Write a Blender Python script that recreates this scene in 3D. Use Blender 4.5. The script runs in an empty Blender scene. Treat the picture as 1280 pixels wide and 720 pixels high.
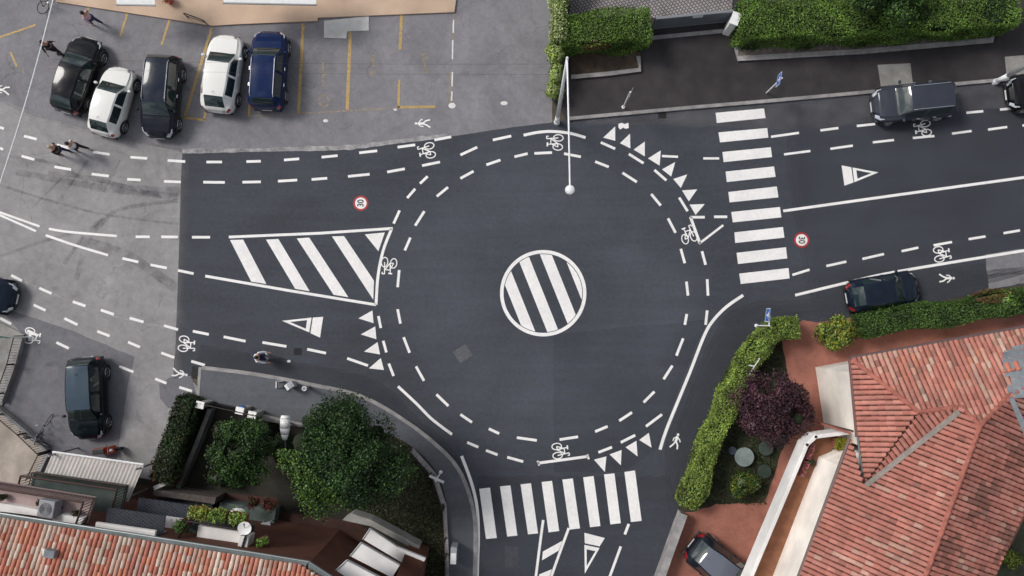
import bpy, bmesh, math, random
import numpy as np
from mathutils import Vector, Matrix
R = math.radians
random.seed(7); rng = np.random.default_rng(7)
scene = bpy.context.scene
COL = scene.collection
# ------------------------------------------------------------------ camera
H = 42.0; FPX = 1050.0; NX, NY = 655.0, 405.0
cam_d = bpy.data.cameras.new('camera'); cam = bpy.data.objects.new('camera', cam_d); COL.objects.link(cam)
cam_d.sensor_width = 36; cam_d.lens = 36*FPX/1280; cam_d.clip_end = 2000
cam.location = (0, 0, H)
_d = Vector((-(NX-640)/FPX, (NY-360)/FPX, -1)).normalized()
cam.rotation_euler = (math.asin(_d.y), 0, 0)
_ax = math.atan((NY-360)/FPX); _ay = math.atan((NX-640)/FPX)
RM = Matrix.Rotation(_ay, 3, 'Y') @ Matrix.Rotation(_ax, 3, 'X')
cam.rotation_euler = RM.to_euler()
scene.camera = cam
def ray(px, py): return RM @ Vector(((px-640)/FPX, -(py-360)/FPX, -1))
def P(px, py, z=0.0):
    d = ray(px, py); t = (H-z)/(-d.z)
    return Vector((d.x*t, d.y*t, z))
def plane3(a, b, c):
    n = (b-a).cross(c-a).normalized(); return a, n
def PPl(px, py, pl):
    d = ray(px, py); o = Vector((0, 0, H)); return o + d*((pl[0]-o).dot(pl[1])/d.dot(pl[1]))
def ang(p, q):                      # world heading from pixel p to pixel q
    a, b = P(*p), P(*q); return math.atan2(b.y-a.y, b.x-a.x)
# ------------------------------------------------------------------ materials
def nt(name):
    m = bpy.data.materials.new(name); m.use_nodes = True
    t = m.node_tree; b = t.nodes['Principled BSDF']; return m, t, b
def N(t, ty, **kw):
    n = t.nodes.new(ty)
    for k, v in kw.items():
        if k in n.inputs: n.inputs[k].default_value = v
        else: setattr(n, k, v)
    return n
def L(t, a, b): t.links.new(a, b)
def pos(t):
    return N(t, 'ShaderNodeNewGeometry').outputs['Position']
def ramp(t, fac, stops):
    r = N(t, 'ShaderNodeValToRGB'); L(t, fac, r.inputs[0]); e = r.color_ramp.elements
    while len(e) < len(stops): e.new(0.5)
    for x, (p, c) in zip(e, stops):
        x.position = p; x.color = (*c, 1) if len(c) == 3 else c
    return r.outputs[0]
def noise(t, scale, detail=4, rough=.55, vec=None, dist=0):
    n = N(t, 'ShaderNodeTexNoise'); n.inputs['Scale'].default_value = scale; n.inputs['Detail'].default_value = detail
    n.inputs['Roughness'].default_value = rough; n.inputs['Distortion'].default_value = dist
    L(t, vec if vec else pos(t), n.inputs['Vector']); return n.outputs[0]
def mixc(t, fac, a, b, mode='MIX'):
    m = N(t, 'ShaderNodeMix'); m.data_type = 'RGBA'; m.blend_type = mode
    for s, v in ((0, fac), (6, a), (7, b)):
        if hasattr(v, 'links'): L(t, v, m.inputs[s])
        elif s == 0: m.inputs[0].default_value = v
        else: m.inputs[s].default_value = (*v, 1)
    return m.outputs[2]
def bump(t, b, h, strength=.4, dist=.02):
    n = N(t, 'ShaderNodeBump'); n.inputs['Strength'].default_value = strength; n.inputs['Distance'].default_value = dist
    L(t, h, n.inputs['Height']); L(t, n.outputs[0], b.inputs['Normal'])
def mottled(name, c, var=.25, scale=3, rough=.85, big=.3, bmp=.3, spec=.3, fine=60, metal=0):
    m, t, b = nt(name)
    lo = tuple(x*(1-var) for x in c); hi = tuple(min(1, x*(1+var)) for x in c)
    a = ramp(t, noise(t, scale, 8, .6), [(.3, lo), (.7, hi)])
    g = ramp(t, noise(t, big, 3, .5), [(.35, (.82,)*3), (.65, (1.12,)*3)])
    o = mixc(t, 1.0, a, g, 'MULTIPLY')
    f = noise(t, fine, 2, .7); g2 = ramp(t, f, [(.3, (.85,)*3), (.7, (1.15,)*3)])
    o = mixc(t, 1.0, o, g2, 'MULTIPLY')
    L(t, o, b.inputs['Base Color']); b.inputs['Roughness'].default_value = rough
    b.inputs['Specular IOR Level'].default_value = spec; b.inputs['Metallic'].default_value = metal
    if bmp: bump(t, b, f, bmp, .01)
    return m
def plain(name, c, rough=.5, metal=0, spec=.5, coat=0, var=.06):
    m, t, b = nt(name)
    o = ramp(t, noise(t, 7, 4), [(.3, tuple(x*(1-var) for x in c)), (.7, tuple(min(1, x*(1+var)) for x in c))])
    L(t, o, b.inputs['Base Color'])
    b.inputs['Roughness'].default_value = rough; b.inputs['Metallic'].default_value = metal
    b.inputs['Specular IOR Level'].default_value = spec; b.inputs['Coat Weight'].default_value = coat
    b.inputs['Coat Roughness'].default_value = .03
    return m
def attr_mat(name, rough=.6, spec=.3, trans=0, bmp=0):
    m, t, b = nt(name); a = N(t, 'ShaderNodeAttribute', attribute_name='Col')
    o = mixc(t, 1.0, a.outputs['Color'], ramp(t, noise(t, 1.2, 5), [(.3, (.75,)*3), (.7, (1.25,)*3)]), 'MULTIPLY')
    if bmp: o = mixc(t, .25, o, (.50, .29, .23))
    if bmp:
        f = noise(t, 40, 4, .7); o = mixc(t, 1.0, o, ramp(t, f, [(.3, (.8,)*3), (.7, (1.2,)*3)]), 'MULTIPLY'); bump(t, b, f, bmp, .01)
    L(t, o, b.inputs['Base Color']); b.inputs['Roughness'].default_value = rough; b.inputs['Specular IOR Level'].default_value = spec
    if trans:
        b.inputs['Subsurface Weight'].default_value = 0
    return m
def asphalt_new(name, c, streak=0):
    m, t, b = nt(name)
    f = noise(t, 90, 3, .8)
    a = ramp(t, noise(t, .22, 5, .6, dist=.6), [(.3, tuple(x*.86 for x in c)), (.7, tuple(x*1.16 for x in c))])
    sp = N(t, 'ShaderNodeMapping'); L(t, pos(t), sp.inputs[0]); sp.inputs['Scale'].default_value = (.12, 1.6, 1); sp.inputs['Rotation'].default_value = (0, 0, R(-6))
    s = ramp(t, noise(t, 1.0, 6, .65, vec=sp.outputs[0]), [(.3, (.9,)*3), (.7, (1.1,)*3)])
    a = mixc(t, 1, a, s, 'MULTIPLY')
    mid = ramp(t, noise(t, 5, 7, .7), [(.3, (.88,)*3), (.72, (1.14,)*3)])
    a = mixc(t, 1, a, mid, 'MULTIPLY')
    a = mixc(t, 1, a, ramp(t, f, [(.3, (.72,)*3), (.7, (1.35,)*3)]), 'MULTIPLY')
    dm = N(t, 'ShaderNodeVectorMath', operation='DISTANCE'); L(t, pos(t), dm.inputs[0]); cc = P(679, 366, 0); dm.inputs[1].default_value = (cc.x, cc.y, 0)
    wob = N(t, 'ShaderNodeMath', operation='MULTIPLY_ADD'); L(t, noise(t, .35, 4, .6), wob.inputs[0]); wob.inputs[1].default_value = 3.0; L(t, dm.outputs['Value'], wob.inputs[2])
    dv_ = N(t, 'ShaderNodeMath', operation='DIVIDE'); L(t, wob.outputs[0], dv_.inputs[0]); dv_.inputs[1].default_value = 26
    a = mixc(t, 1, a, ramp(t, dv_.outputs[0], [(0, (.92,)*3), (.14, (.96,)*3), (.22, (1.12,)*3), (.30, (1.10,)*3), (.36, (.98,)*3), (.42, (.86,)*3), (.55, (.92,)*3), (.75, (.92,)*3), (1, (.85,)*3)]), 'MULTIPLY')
    spot = ramp(t, noise(t, 1.7, 6, .75), [(.66, (0,)*3), (.78, (1,)*3)])
    a = mixc(t, spot, a, tuple(x*1.7 for x in c))
    L(t, a, b.inputs['Base Color']); b.inputs['Roughness'].default_value = .78; b.inputs['Specular IOR Level'].default_value = .25
    bump(t, b, f, .35, .01); return m
def asphalt_old(name, c):
    m, t, b = nt(name)
    f = noise(t, 70, 3, .8)
    a = ramp(t, noise(t, .28, 7, .68, dist=1.0), [(.3, tuple(x*.76 for x in c)), (.5, c), (.7, tuple(x*1.18 for x in c))])
    a = mixc(t, 1, a, ramp(t, noise(t, 2.5, 8, .75), [(.28, (.80,)*3), (.72, (1.16,)*3)]), 'MULTIPLY')
    a = mixc(t, 1, a, ramp(t, f, [(.3, (.78,)*3), (.7, (1.25,)*3)]), 'MULTIPLY')
    # oil stains
    st = ramp(t, noise(t, .9, 5, .6, dist=.4), [(.64, (0,)*3), (.76, (.5,)*3)])
    a = mixc(t, st, a, tuple(x*.42 for x in c))
    # cracks
    v = N(t, 'ShaderNodeTexVoronoi', feature='DISTANCE_TO_EDGE'); v.inputs['Scale'].default_value = .33
    w = N(t, 'ShaderNodeVectorMath', operation='ADD')
    nz = N(t, 'ShaderNodeTexNoise'); nz.inputs['Scale'].default_value = 1.3; nz.inputs['Detail'].default_value = 5; L(t, pos(t), nz.inputs['Vector'])
    L(t, pos(t), w.inputs[0]); L(t, nz.outputs['Color'], w.inputs[1]); L(t, w.outputs[0], v.inputs['Vector'])
    cr = ramp(t, v.outputs['Distance'], [(.0, (.5,)*3), (.010, (0,)*3)])
    gate = ramp(t, noise(t, .5, 3), [(.5, (0,)*3), (.6, (1,)*3)])
    cr = mixc(t, 1, cr, gate, 'MULTIPLY')
    a = mixc(t, cr, a, tuple(x*.35 for x in c))
    L(t, a, b.inputs['Base Color']); b.inputs['Roughness'].default_value = .85; b.inputs['Specular IOR Level'].default_value = .25
    bump(t, b, f, .4, .012); return m
def paint_mat(name, c, wear=.55, edge=.0):
    m, t, b = nt(name)
    a = ramp(t, noise(t, 6, 8, .7), [(.3, tuple(x*.86 for x in c)), (.7, c)])
    L(t, a, b.inputs['Base Color']); b.inputs['Roughness'].default_value = .6
    al = ramp(t, noise(t, 9, 8, .78), [(wear-.1, (1,)*3), (wear+.02, (0,)*3)]) if False else None
    n = noise(t, 12, 9, .8)
    mp = N(t, 'ShaderNodeMapRange'); mp.inputs[1].default_value = wear; mp.inputs[2].default_value = wear+.05; mp.inputs[3].default_value = 1; mp.inputs[4].default_value = .0 if wear < .6 else .25
    L(t, n, mp.inputs[0]); w2 = ramp(t, noise(t, .7, 5, .7), [(.35, (.90,)*3), (.6, (1,)*3)]); mm = N(t, 'ShaderNodeMath', operation='MULTIPLY'); L(t, mp.outputs[0], mm.inputs[0]); L(t, w2, mm.inputs[1]); L(t, mm.outputs[0], b.inputs['Alpha'])
    return m
M = {}
M['ground'] = mottled('soil', (.09, .075, .055), .4, 2)
M['old'] = asphalt_old('old_asphalt', (.285, .274, .276))
M['park'] = asphalt_old('parking_asphalt', (.215, .209, .220))
M['old_dark'] = asphalt_old('worn_dark_asphalt', (.165, .162, .176))
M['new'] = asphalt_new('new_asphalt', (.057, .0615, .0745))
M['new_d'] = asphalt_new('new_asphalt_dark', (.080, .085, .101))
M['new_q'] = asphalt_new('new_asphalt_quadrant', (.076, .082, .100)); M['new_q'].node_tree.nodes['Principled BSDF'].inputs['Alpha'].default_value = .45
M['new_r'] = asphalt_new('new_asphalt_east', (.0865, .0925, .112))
M['walk_n'] = mottled('brown_asphalt', (.042, .037, .038), .25, 1.2, .8, .25)
M['walk_s'] = asphalt_new('pavement_asphalt', (.115, .12, .135))
M['kerb'] = mottled('kerb_stone', (.30, .285, .28), .3, 2.2)
M['rubble'] = mottled('broken_edge', (.33, .32, .32), .5, 3, big=1.1)
M['conc'] = mottled('concrete', (.30, .29, .27), .28, 1.5)
M['conc_tan'] = mottled('tan_concrete', (.36, .31, .265), .22, 1.2)
M['tan'] = mottled('tan_paving', (.56, .41, .30), .08, 1.0)
M['pale'] = mottled('pale_concrete', (.62, .61, .585), .12, 2)
M['white'] = paint_mat('road_paint', (.92, .895, .87), .74)
M['white_worn'] = paint_mat('worn_road_paint', (.78, .76, .74), .57)
M['yellow'] = paint_mat('yellow_paint', (.55, .36, .12), .53)
M['yellow2'] = paint_mat('faded_yellow_paint', (.44, .33, .20), .47)
M['red_p'] = paint_mat('red_paint', (.42, .03, .035), .75)
M['black_p'] = plain('black_paint', (.02, .02, .02), .7)
def tyre_mat():
    m, t, b = nt('tyre_rubber_mark'); b.inputs['Base Color'].default_value = (.05, .05, .055, 1); b.inputs['Roughness'].default_value = .8
    mp = N(t, 'ShaderNodeMapRange'); mp.inputs[1].default_value = .35; mp.inputs[2].default_value = .7; mp.inputs[3].default_value = 0; mp.inputs[4].default_value = .32
    L(t, noise(t, 1.6, 6, .7), mp.inputs[0]); L(t, mp.outputs[0], b.inputs['Alpha']); return m
M['tyremark'] = tyre_mat()
def faint_mat():
    m, t, b = nt('faint_paint'); b.inputs['Base Color'].default_value = (.5, .49, .48, 1); mp = N(t, 'ShaderNodeMapRange'); mp.inputs[1].default_value = .4; mp.inputs[2].default_value = .65; mp.inputs[3].default_value = .45; mp.inputs[4].default_value = 0
    L(t, noise(t, 2, 6, .7), mp.inputs[0]); L(t, mp.outputs[0], b.inputs['Alpha']); return m
M['faint'] = faint_mat()
def brick_mat(name, c1, c2, cm, scale=4, rot=0, w=.5, h=.25, ms=.02, rough=.85):
    m, t, b = nt(name); mp = N(t, 'ShaderNodeMapping'); L(t, pos(t), mp.inputs[0]); mp.inputs['Rotation'].default_value = (0, 0, rot)
    k = N(t, 'ShaderNodeTexBrick'); L(t, mp.outputs[0], k.inputs[0]); k.inputs['Scale'].default_value = scale
    k.inputs['Brick Width'].default_value = w; k.inputs['Row Height'].default_value = h; k.inputs['Mortar Size'].default_value = ms
    k.inputs['Color1'].default_value = (*c1, 1); k.inputs['Color2'].default_value = (*c2, 1); k.inputs['Mortar'].default_value = (*cm, 1)
    o = mixc(t, 1, k.outputs[0], ramp(t, noise(t, .8, 6, .65), [(.3, (.7,)*3), (.7, (1.25,)*3)]), 'MULTIPLY')
    L(t, o, b.inputs['Base Color']); b.inputs['Roughness'].default_value = rough; bump(t, b, k.outputs[0], .2, .01); return m
M['terra'] = brick_mat('terracotta_paving', (.30, .118, .082), (.34, .135, .095), (.25, .10, .075), 4, R(20))
M['lattice'] = brick_mat('diamond_paving', (.27, .24, .24), (.33, .30, .29), (.07, .065, .07), 3.2, R(48), .5, .5, .07)
M['bluetile'] = brick_mat('blue_tile', (.014, .018, .03), (.024, .03, .045), (.07, .07, .08), 4, R(35), .5, .5, .04)
M['brownwall'] = mottled('brown_plaster', (.115, .048, .032), .18, 1.5)
M['cream'] = mottled('cream_plaster', (.88, .82, .75), .05, 1.1, big=.5, bmp=.1)
M['creamwhite'] = mottled('white_plaster', (.80, .78, .76), .08, 1.5, bmp=.1)
M['pink'] = mottled('pink_tile', (.40, .30, .285), .12, 1.5)
M['greenfloor'] = mottled('green_floor', (.085, .11, .10), .2, 2)
M['gutter'] = mottled('gutter_metal', (.17, .19, .19), .25, 2.5, .45, metal=.3)
M['flash'] = mottled('lead_flashing', (.20, .22, .24), .3, 2, .5)
M['tile'] = attr_mat('roof_tile', .8, .2, bmp=.3)
M['leaf'] = attr_mat('leaf', .55, .35, trans=1)
M['core'] = mottled('inner_twigs', (.016, .024, .009), .4, 6)
M['bark'] = mottled('bark', (.09, .065, .045), .35, 10)
M['galv'] = plain('painted_pole', (.80, .81, .82), .4, 0)
M['metal'] = plain('grey_metal', (.30, .31, .32), .4, .6)
M['dark_metal'] = plain('dark_railing', (.035, .025, .025), .5, .4)
M['brown_metal'] = plain('brown_railing', (.06, .03, .025), .5, .3)
M['chrome'] = plain('chrome', (.75, .76, .78), .15, 1)
M['rubber'] = plain('rubber', (.018, .018, .02), .85)
M['plastic'] = plain('black_plastic', (.02, .02, .022), .45)
M['glass'] = plain('car_glass', (.016, .030, .032), .05, 0, .6, .5, var=0)
M['lampglass'] = plain('headlight_glass', (.62, .66, .70), .1, .3, .8, 1)
M['redglass'] = plain('tail_light_glass', (.32, .008, .012), .15, 0, .6, 1)
M['window'] = plain('window_glass', (.03, .045, .06), .08, 0, .8, 1)
M['plate'] = plain('number_plate', (.75, .75, .75), .5)
M['sign_b'] = plain('sign_blue', (.03, .12, .42), .4)
M['sign_w'] = plain('sign_white', (.8, .8, .8), .4)
M['sign_g'] = plain('sign_green', (.02, .13, .11), .4)
M['skin'] = plain('skin', (.48, .27, .19), .55)
M['hair'] = plain('dark_hair', (.014, .010, .008), .6)
M['hair2'] = plain('light_hair', (.42, .34, .25), .6)
M['cl_black'] = plain('black_cloth', (.015, .015, .018), .85)
M['cl_white'] = plain('white_cloth', (.72, .72, .76), .85)
M['cl_pink'] = plain('pink_cloth', (.60, .42, .52), .85)
M['cl_blue'] = plain('navy_cloth', (.02, .03, .08), .85)
M['redp'] = plain('red_plastic', (.45, .06, .03), .35)
M['pot'] = plain('clay_pot', (.25, .09, .05), .8)
M['whitep'] = plain('white_plastic', (.8, .8, .78), .35)
M['acm'] = plain('grey_casing', (.33, .34, .37), .5)
def corr_mat():
    m = mottled('corrugated_sheet', (.50, .465, .44), .08, 2); return m
M['corr'] = corr_mat()
# ------------------------------------------------------------------ object helpers
def link(name, me, mat=None, parent=None, smooth=False):
    o = bpy.data.objects.new(name, me); COL.objects.link(o)
    if mat: me.materials.append(mat)
    if parent is not None:
        o.parent = parent; o.matrix_parent_inverse = parent.matrix_world.inverted() if False else Matrix.Identity(4)
    if smooth: me.polygons.foreach_set('use_smooth', [True]*len(me.polygons))
    return o
def tag(o, label=None, cat=None, group=None, kind=None):
    if label: o['label'] = label
    if cat: o['category'] = cat
    if group: o['group'] = group
    if kind: o['kind'] = kind
    return o
def empty(name, loc=(0, 0, 0), rz=0, label=None, cat=None, group=None):
    o = bpy.data.objects.new(name, None); COL.objects.link(o); o.location = loc; o.rotation_euler = (0, 0, rz); o.empty_display_size = .2
    return tag(o, label, cat, group)
class MB:
    """collects shapes for ONE mesh"""
    def __init__(s, off=(0, 0, 0)): s.v = []; s.f = []; s.off = Vector(off)
    def add(s, vs, fs):
        n = len(s.v); s.v += [Vector(v)-s.off for v in vs]; s.f += [[n+i for i in f] for f in fs]; return s
    def poly(s, pts): return s.add(pts, [list(range(len(pts)))])
    def prism(s, top, z0):
        n = len(top); bot = [Vector((p.x, p.y, z0)) for p in top]
        a = sum(top[i].x*top[(i+1) % n].y-top[(i+1) % n].x*top[i].y for i in range(n))
        if a < 0: top = top[::-1]; bot = bot[::-1]
        fs = [list(range(n)), list(range(2*n-1, n-1, -1))]+[[i, i+n, (i+1) % n+n, (i+1) % n] for i in range(n)]
        return s.add(list(top)+bot, fs)
    def box(s, c, d, rz=0, rx=0, ry=0):
        m = Matrix.Translation(Vector(c)) @ Matrix.Rotation(rz, 4, 'Z') @ Matrix.Rotation(ry, 4, 'Y') @ Matrix.Rotation(rx, 4, 'X')
        vs = [m @ Vector((x*d[0]/2, y*d[1]/2, z*d[2]/2)) for z in (-1, 1) for x, y in ((-1, -1), (1, -1), (1, 1), (-1, 1))]
        return s.add(vs, [[3, 2, 1, 0], [4, 5, 6, 7], [0, 1, 5, 4], [1, 2, 6, 5], [2, 3, 7, 6], [3, 0, 4, 7]])
    def tube(s, a, b, r0, r1=None, n=10, cap=True):
        a = Vector(a); b = Vector(b); r1 = r0 if r1 is None else r1; d = (b-a)
        if d.length < 1e-6: return s
        d.normalize(); u = d.orthogonal().normalized(); w = d.cross(u); vs = []
        for p, r in ((a, r0), (b, r1)):
            vs += [p+(u*math.cos(2*math.pi*i/n)+w*math.sin(2*math.pi*i/n))*r for i in range(n)]
        fs = [[i, (i+1) % n, (i+1) % n+n, i+n] for i in range(n)]
        if cap: fs += [list(range(n-1, -1, -1)), list(range(n, 2*n))]
        return s.add(vs, fs)
    def path(s, pts, r, n=8):
        for a, b in zip(pts[:-1], pts[1:]): s.tube(a, b, r, r, n)
        return s
    def torus(s, c, R_, r, axis='Y', n=24, k=8):
        vs = []; fs = []
        for i in range(n):
            a = 2*math.pi*i/n
            for j in range(k):
                b = 2*math.pi*j/k; q = R_+r*math.cos(b); h = r*math.sin(b)
                p = {'Y': (q*math.cos(a), h, q*math.sin(a)), 'Z': (q*math.cos(a), q*math.sin(a), h), 'X': (h, q*math.cos(a), q*math.sin(a))}[axis]
                vs.append(Vector(c)+Vector(p))
        for i in range(n):
            for j in range(k):
                fs.append([i*k+j, ((i+1) % n)*k+j, ((i+1) % n)*k+(j+1) % k, i*k+(j+1) % k])
        return s.add(vs, fs)
    def ball(s, c, r, n=12, m=8, sc=(1, 1, 1), zmin=-1):
        vs = []; fs = []
        for j in range(m+1):
            ph = -math.pi/2+math.pi*j/m
            if math.sin(ph) < zmin: ph = math.asin(zmin)
            for i in range(n):
                a = 2*math.pi*i/n
                vs.append(Vector(c)+Vector((r*sc[0]*math.cos(ph)*math.cos(a), r*sc[1]*math.cos(ph)*math.sin(a), r*sc[2]*math.sin(ph))))
        for j in range(m):
            for i in range(n): fs.append([j*n+i, j*n+(i+1) % n, (j+1)*n+(i+1) % n, (j+1)*n+i])
        return s.add(vs, fs)
    def build(s, name, mat, parent=None, smooth=False, bevel=0, label=None):
        me = bpy.data.meshes.new(name); me.from_pydata([tuple(v) for v in s.v], [], s.f); me.update()
        o = link(name, me, mat, parent, smooth)
        if bevel:
            b = o.modifiers.new('bevel', 'BEVEL'); b.width = bevel; b.segments = 2; b.limit_method = 'ANGLE'
        if label: o['label'] = label
        return o
def pxs(pts, z): return [P(x, y, z) for x, y in pts]
def tess(w):
    from mathutils.geometry import tessellate_polygon
    out = []
    for f in tessellate_polygon([[Vector((p.x, p.y, 0)) for p in w]]):
        a, b, c = (w[i] for i in f); k = (b.x-a.x)*(c.y-a.y)-(b.y-a.y)*(c.x-a.x)
        if abs(k) > 1e-7: out.append(tuple(f) if k > 0 else tuple(f[::-1]))
    return out
def sheet(name, pts, z, mat, parent=None, jag=0, kind='structure'):
    w = pxs(pts, z)
    if jag:
        q = []
        for i in range(len(w)):
            a, b = w[i], w[(i+1) % len(w)]; n = max(1, int((b-a).length/.35)); nn = Vector((-(b-a).y, (b-a).x, 0)).normalized()
            for k in range(n): q.append(a.lerp(b, k/n)+nn*(random.uniform(-jag, jag) if k else 0))
        w = q
    a = sum(w[i].x*w[(i+1) % len(w)].y-w[(i+1) % len(w)].x*w[i].y for i in range(len(w)))
    if a < 0: w = w[::-1]
    me = bpy.data.meshes.new(name); me.from_pydata([tuple(p) for p in w], [], tess(w)); me.update()
    o = link(name, me, mat, parent)
    if kind and parent is None: o['kind'] = kind
    return o
def slab(name, pts, z1, z0, mat, parent=None, kind=None, bevel=0):
    w = pxs(pts, z1); a = sum(w[i].x*w[(i+1) % len(w)].y-w[(i+1) % len(w)].x*w[i].y for i in range(len(w)))
    if a < 0: w = w[::-1]
    n = len(w); tf = tess(w); me = bpy.data.meshes.new(name)
    me.from_pydata([tuple(p) for p in w]+[(p.x, p.y, z0) for p in w], [], tf+[(i, i+n, (i+1) % n+n, (i+1) % n) for i in range(n)]); me.update(); o = link(name, me, mat, parent)
    if kind: o['kind'] = kind
    return o
def smooth_path(pts, k=6):
    out = []; n = len(pts)
    for i in range(n-1):
        p0 = pts[max(i-1, 0)]; p1 = pts[i]; p2 = pts[i+1]; p3 = pts[min(i+2, n-1)]
        for j in range(k):
            t = j/k
            out.append(tuple(.5*((2*p1[c])+(-p0[c]+p2[c])*t+(2*p0[c]-5*p1[c]+4*p2[c]-p3[c])*t*t+(-p0[c]+3*p1[c]-3*p2[c]+p3[c])*t**3) for c in range(2)))
    out.append(tuple(pts[-1])); return out
def offset_path(w, d):
    out = []
    for i, p in enumerate(w):
        t = (w[min(i+1, len(w)-1)]-w[max(i-1, 0)]); t.z = 0; t.normalize(); out.append(p+Vector((-t.y, t.x, 0))*d)
    return out
PZ = .022
def stroke(mb, pts, wpx, z=PZ):
    w = pxs(pts, z); h = wpx/25/2; a = offset_path(w, h); b = offset_path(w, -h)
    for i in range(len(w)-1): mb.add([a[i], a[i+1], b[i+1], b[i]], [[3, 2, 1, 0]])
def quad(mb, pts, z=PZ):
    w = pxs(pts, z); a = sum(w[i].x*w[(i+1) % len(w)].y-w[(i+1) % len(w)].x*w[i].y for i in range(len(w)))
    mb.poly(w if a > 0 else w[::-1])
# ================================================================== SETTING
g = MB(); g.poly([Vector((-500, -500, 0)), Vector((500, -500, 0)), Vector((500, 500, 0)), Vector((-500, 500, 0))]); g.build('ground', M['ground'])['kind'] = 'structure'
sheet('parking_lot', [(-120, -120), (692, -120), (691, 60), (690, 158), (640, 163), (560, 176), (420, 190), (300, 192), (228, 194), (190, 183), (120, 168), (60, 150), (-5, 125), (-120, 80)], .004, M['park'])
road = sheet('road', [(-120, 78), (-5, 123), (60, 148), (120, 166), (190, 181), (232, 192), (300, 300), (235, 470), (262, 500), (262, 620), (-120, 640)], .008, M['old'])
side = sheet('side_street', [(-5, 380), (8, 386), (90, 413), (168, 446), (160, 480), (145, 580), (130, 600), (-40, 520), (30, 420)], .012, M['old_dark'], jag=.02)
newroad = sheet('resurfaced_road', [(228, 190), (300, 188), (420, 185), (500, 178), (560, 171), (640, 159), (692, 153), (717, 147), (860, 134), (1000, 122), (1280, 97), (1500, 76), (1500, 330), (1280, 355), (1020, 408), (1000, 400), (950, 430), (880, 560), (850, 640), (815, 730), (790, 820), (560, 820), (560, 560), (380, 480), (245, 470), (216, 476), (219, 440), (223, 330), (226, 230)], .016, M['new'], jag=.012)
# tonal patches of the resurfacing
def soft_patch(pts, z, mat, steps=4, shrink=.22):
    m = mat.copy(); m.node_tree.nodes['Principled BSDF'].inputs['Alpha'].default_value = .34; c = (sum(p[0] for p in pts)/len(pts), sum(p[1] for p in pts)/len(pts))
    q = smooth_path(pts+[pts[0]], 5)[:-1]
    for k in range(steps):
        r_ = []
        for i, p in enumerate(q):
            a, b = q[i-1], q[(i+1) % len(q)]; tx, ty = b[0]-a[0], b[1]-a[1]; l = math.hypot(tx, ty)+1e-6; ar = sum(q[j][0]*q[(j+1) % len(q)][1]-q[(j+1) % len(q)][0]*q[j][1] for j in range(len(q))); sg = 1 if ar > 0 else -1
            d = (k*shrink*25)+random.uniform(-1.3, 1.3); r_.append((p[0]-ty/l*d*sg, p[1]+tx/l*d*sg))
        sheet('road_patch', r_, z+k*.0003, m, newroad)
sheet('road_patch', [(691, 418), (790, 408), (886, 400), (870, 430), (840, 510), (822, 560), (780, 590), (692, 590)], .0183, M['new_q'], newroad, jag=.025)
soft_patch([(985, 130), (1130, 118), (1280, 104), (1500, 84), (1500, 325), (1280, 352), (1100, 385), (1040, 395), (1012, 380), (1003, 330), (985, 220)], .0172, M['new_r'])
sheet('road_patch', [(597, 595), (838, 595), (845, 640), (790, 820), (597, 820)], .0182, M['new_q'], newroad, jag=.04)
soft_patch([(905, 395), (940, 378), (1000, 374), (1062, 362), (1150, 345), (1280, 322), (1290, 352), (1020, 405), (990, 405), (950, 428), (905, 490), (880, 555), (862, 600), (850, 640), (838, 640), (832, 560), (865, 470)], .0186, M['new_d'])
soft_patch([(250, 430), (330, 445), (430, 462), (480, 480), (520, 520), (565, 560), (590, 600), (570, 590), (540, 558), (500, 524), (450, 497), (390, 482), (320, 470), (250, 461)], .0187, M['new_d'], 3, .12)
soft_patch([(730, 150), (900, 134), (1100, 117), (1290, 101), (1290, 130), (1190, 140), (1090, 152), (990, 163), (900, 158), (800, 158)], .0188, mottled('dusty_asphalt', (.135, .134, .146), .3, .9, big=.4), 3, .14)
sheet('road_patch', [(1232, 318), (1290, 309), (1290, 352), (1236, 362)], .0192, M['park'], newroad, jag=.03)
sheet('road_patch', [(216, 470), (240, 470), (246, 500), (226, 512), (210, 510), (200, 498), (199, 480)], .0195, M['old_dark'], road, jag=.02)
# broken edge between the parking lot and the road
sheet('broken_asphalt_edge', smooth_path([(228, 186), (300, 186), (360, 184), (430, 181), (500, 174), (560, 167)], 4)+smooth_path([(560, 172), (500, 179), (430, 187), (360, 189), (300, 190), (228, 192)], 4), .021, M['rubble'], jag=.07)
# pavement north side
slab('pavement', [(690, 124), (712, 152), (717, 149), (860, 136), (1000, 124), (1280, 99), (1500, 78), (1500, -150), (692, -150)], .12, 0, M['walk_n'], kind='structure')
def kerb(name, pts, w, h, mat=None, sm=True):
    q = smooth_path(pts, 6) if sm else pts; wd = pxs(q, h); mb = MB()
    a = offset_path(wd, w/2); b = offset_path(wd, -w/2)
    gap = 0
    for i in range(len(wd)-1):
        seg = [a[i], a[i+1], b[i+1], b[i]]; mb.prism([Vector(x) for x in seg], 0)
    return mb.build(name, mat or M['kerb'])
kerb('kerb', [(712, 148), (860, 134.5), (1000, 122.5), (1280, 97), (1500, 77)], .17, .135)['kind'] = 'structure'
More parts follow.
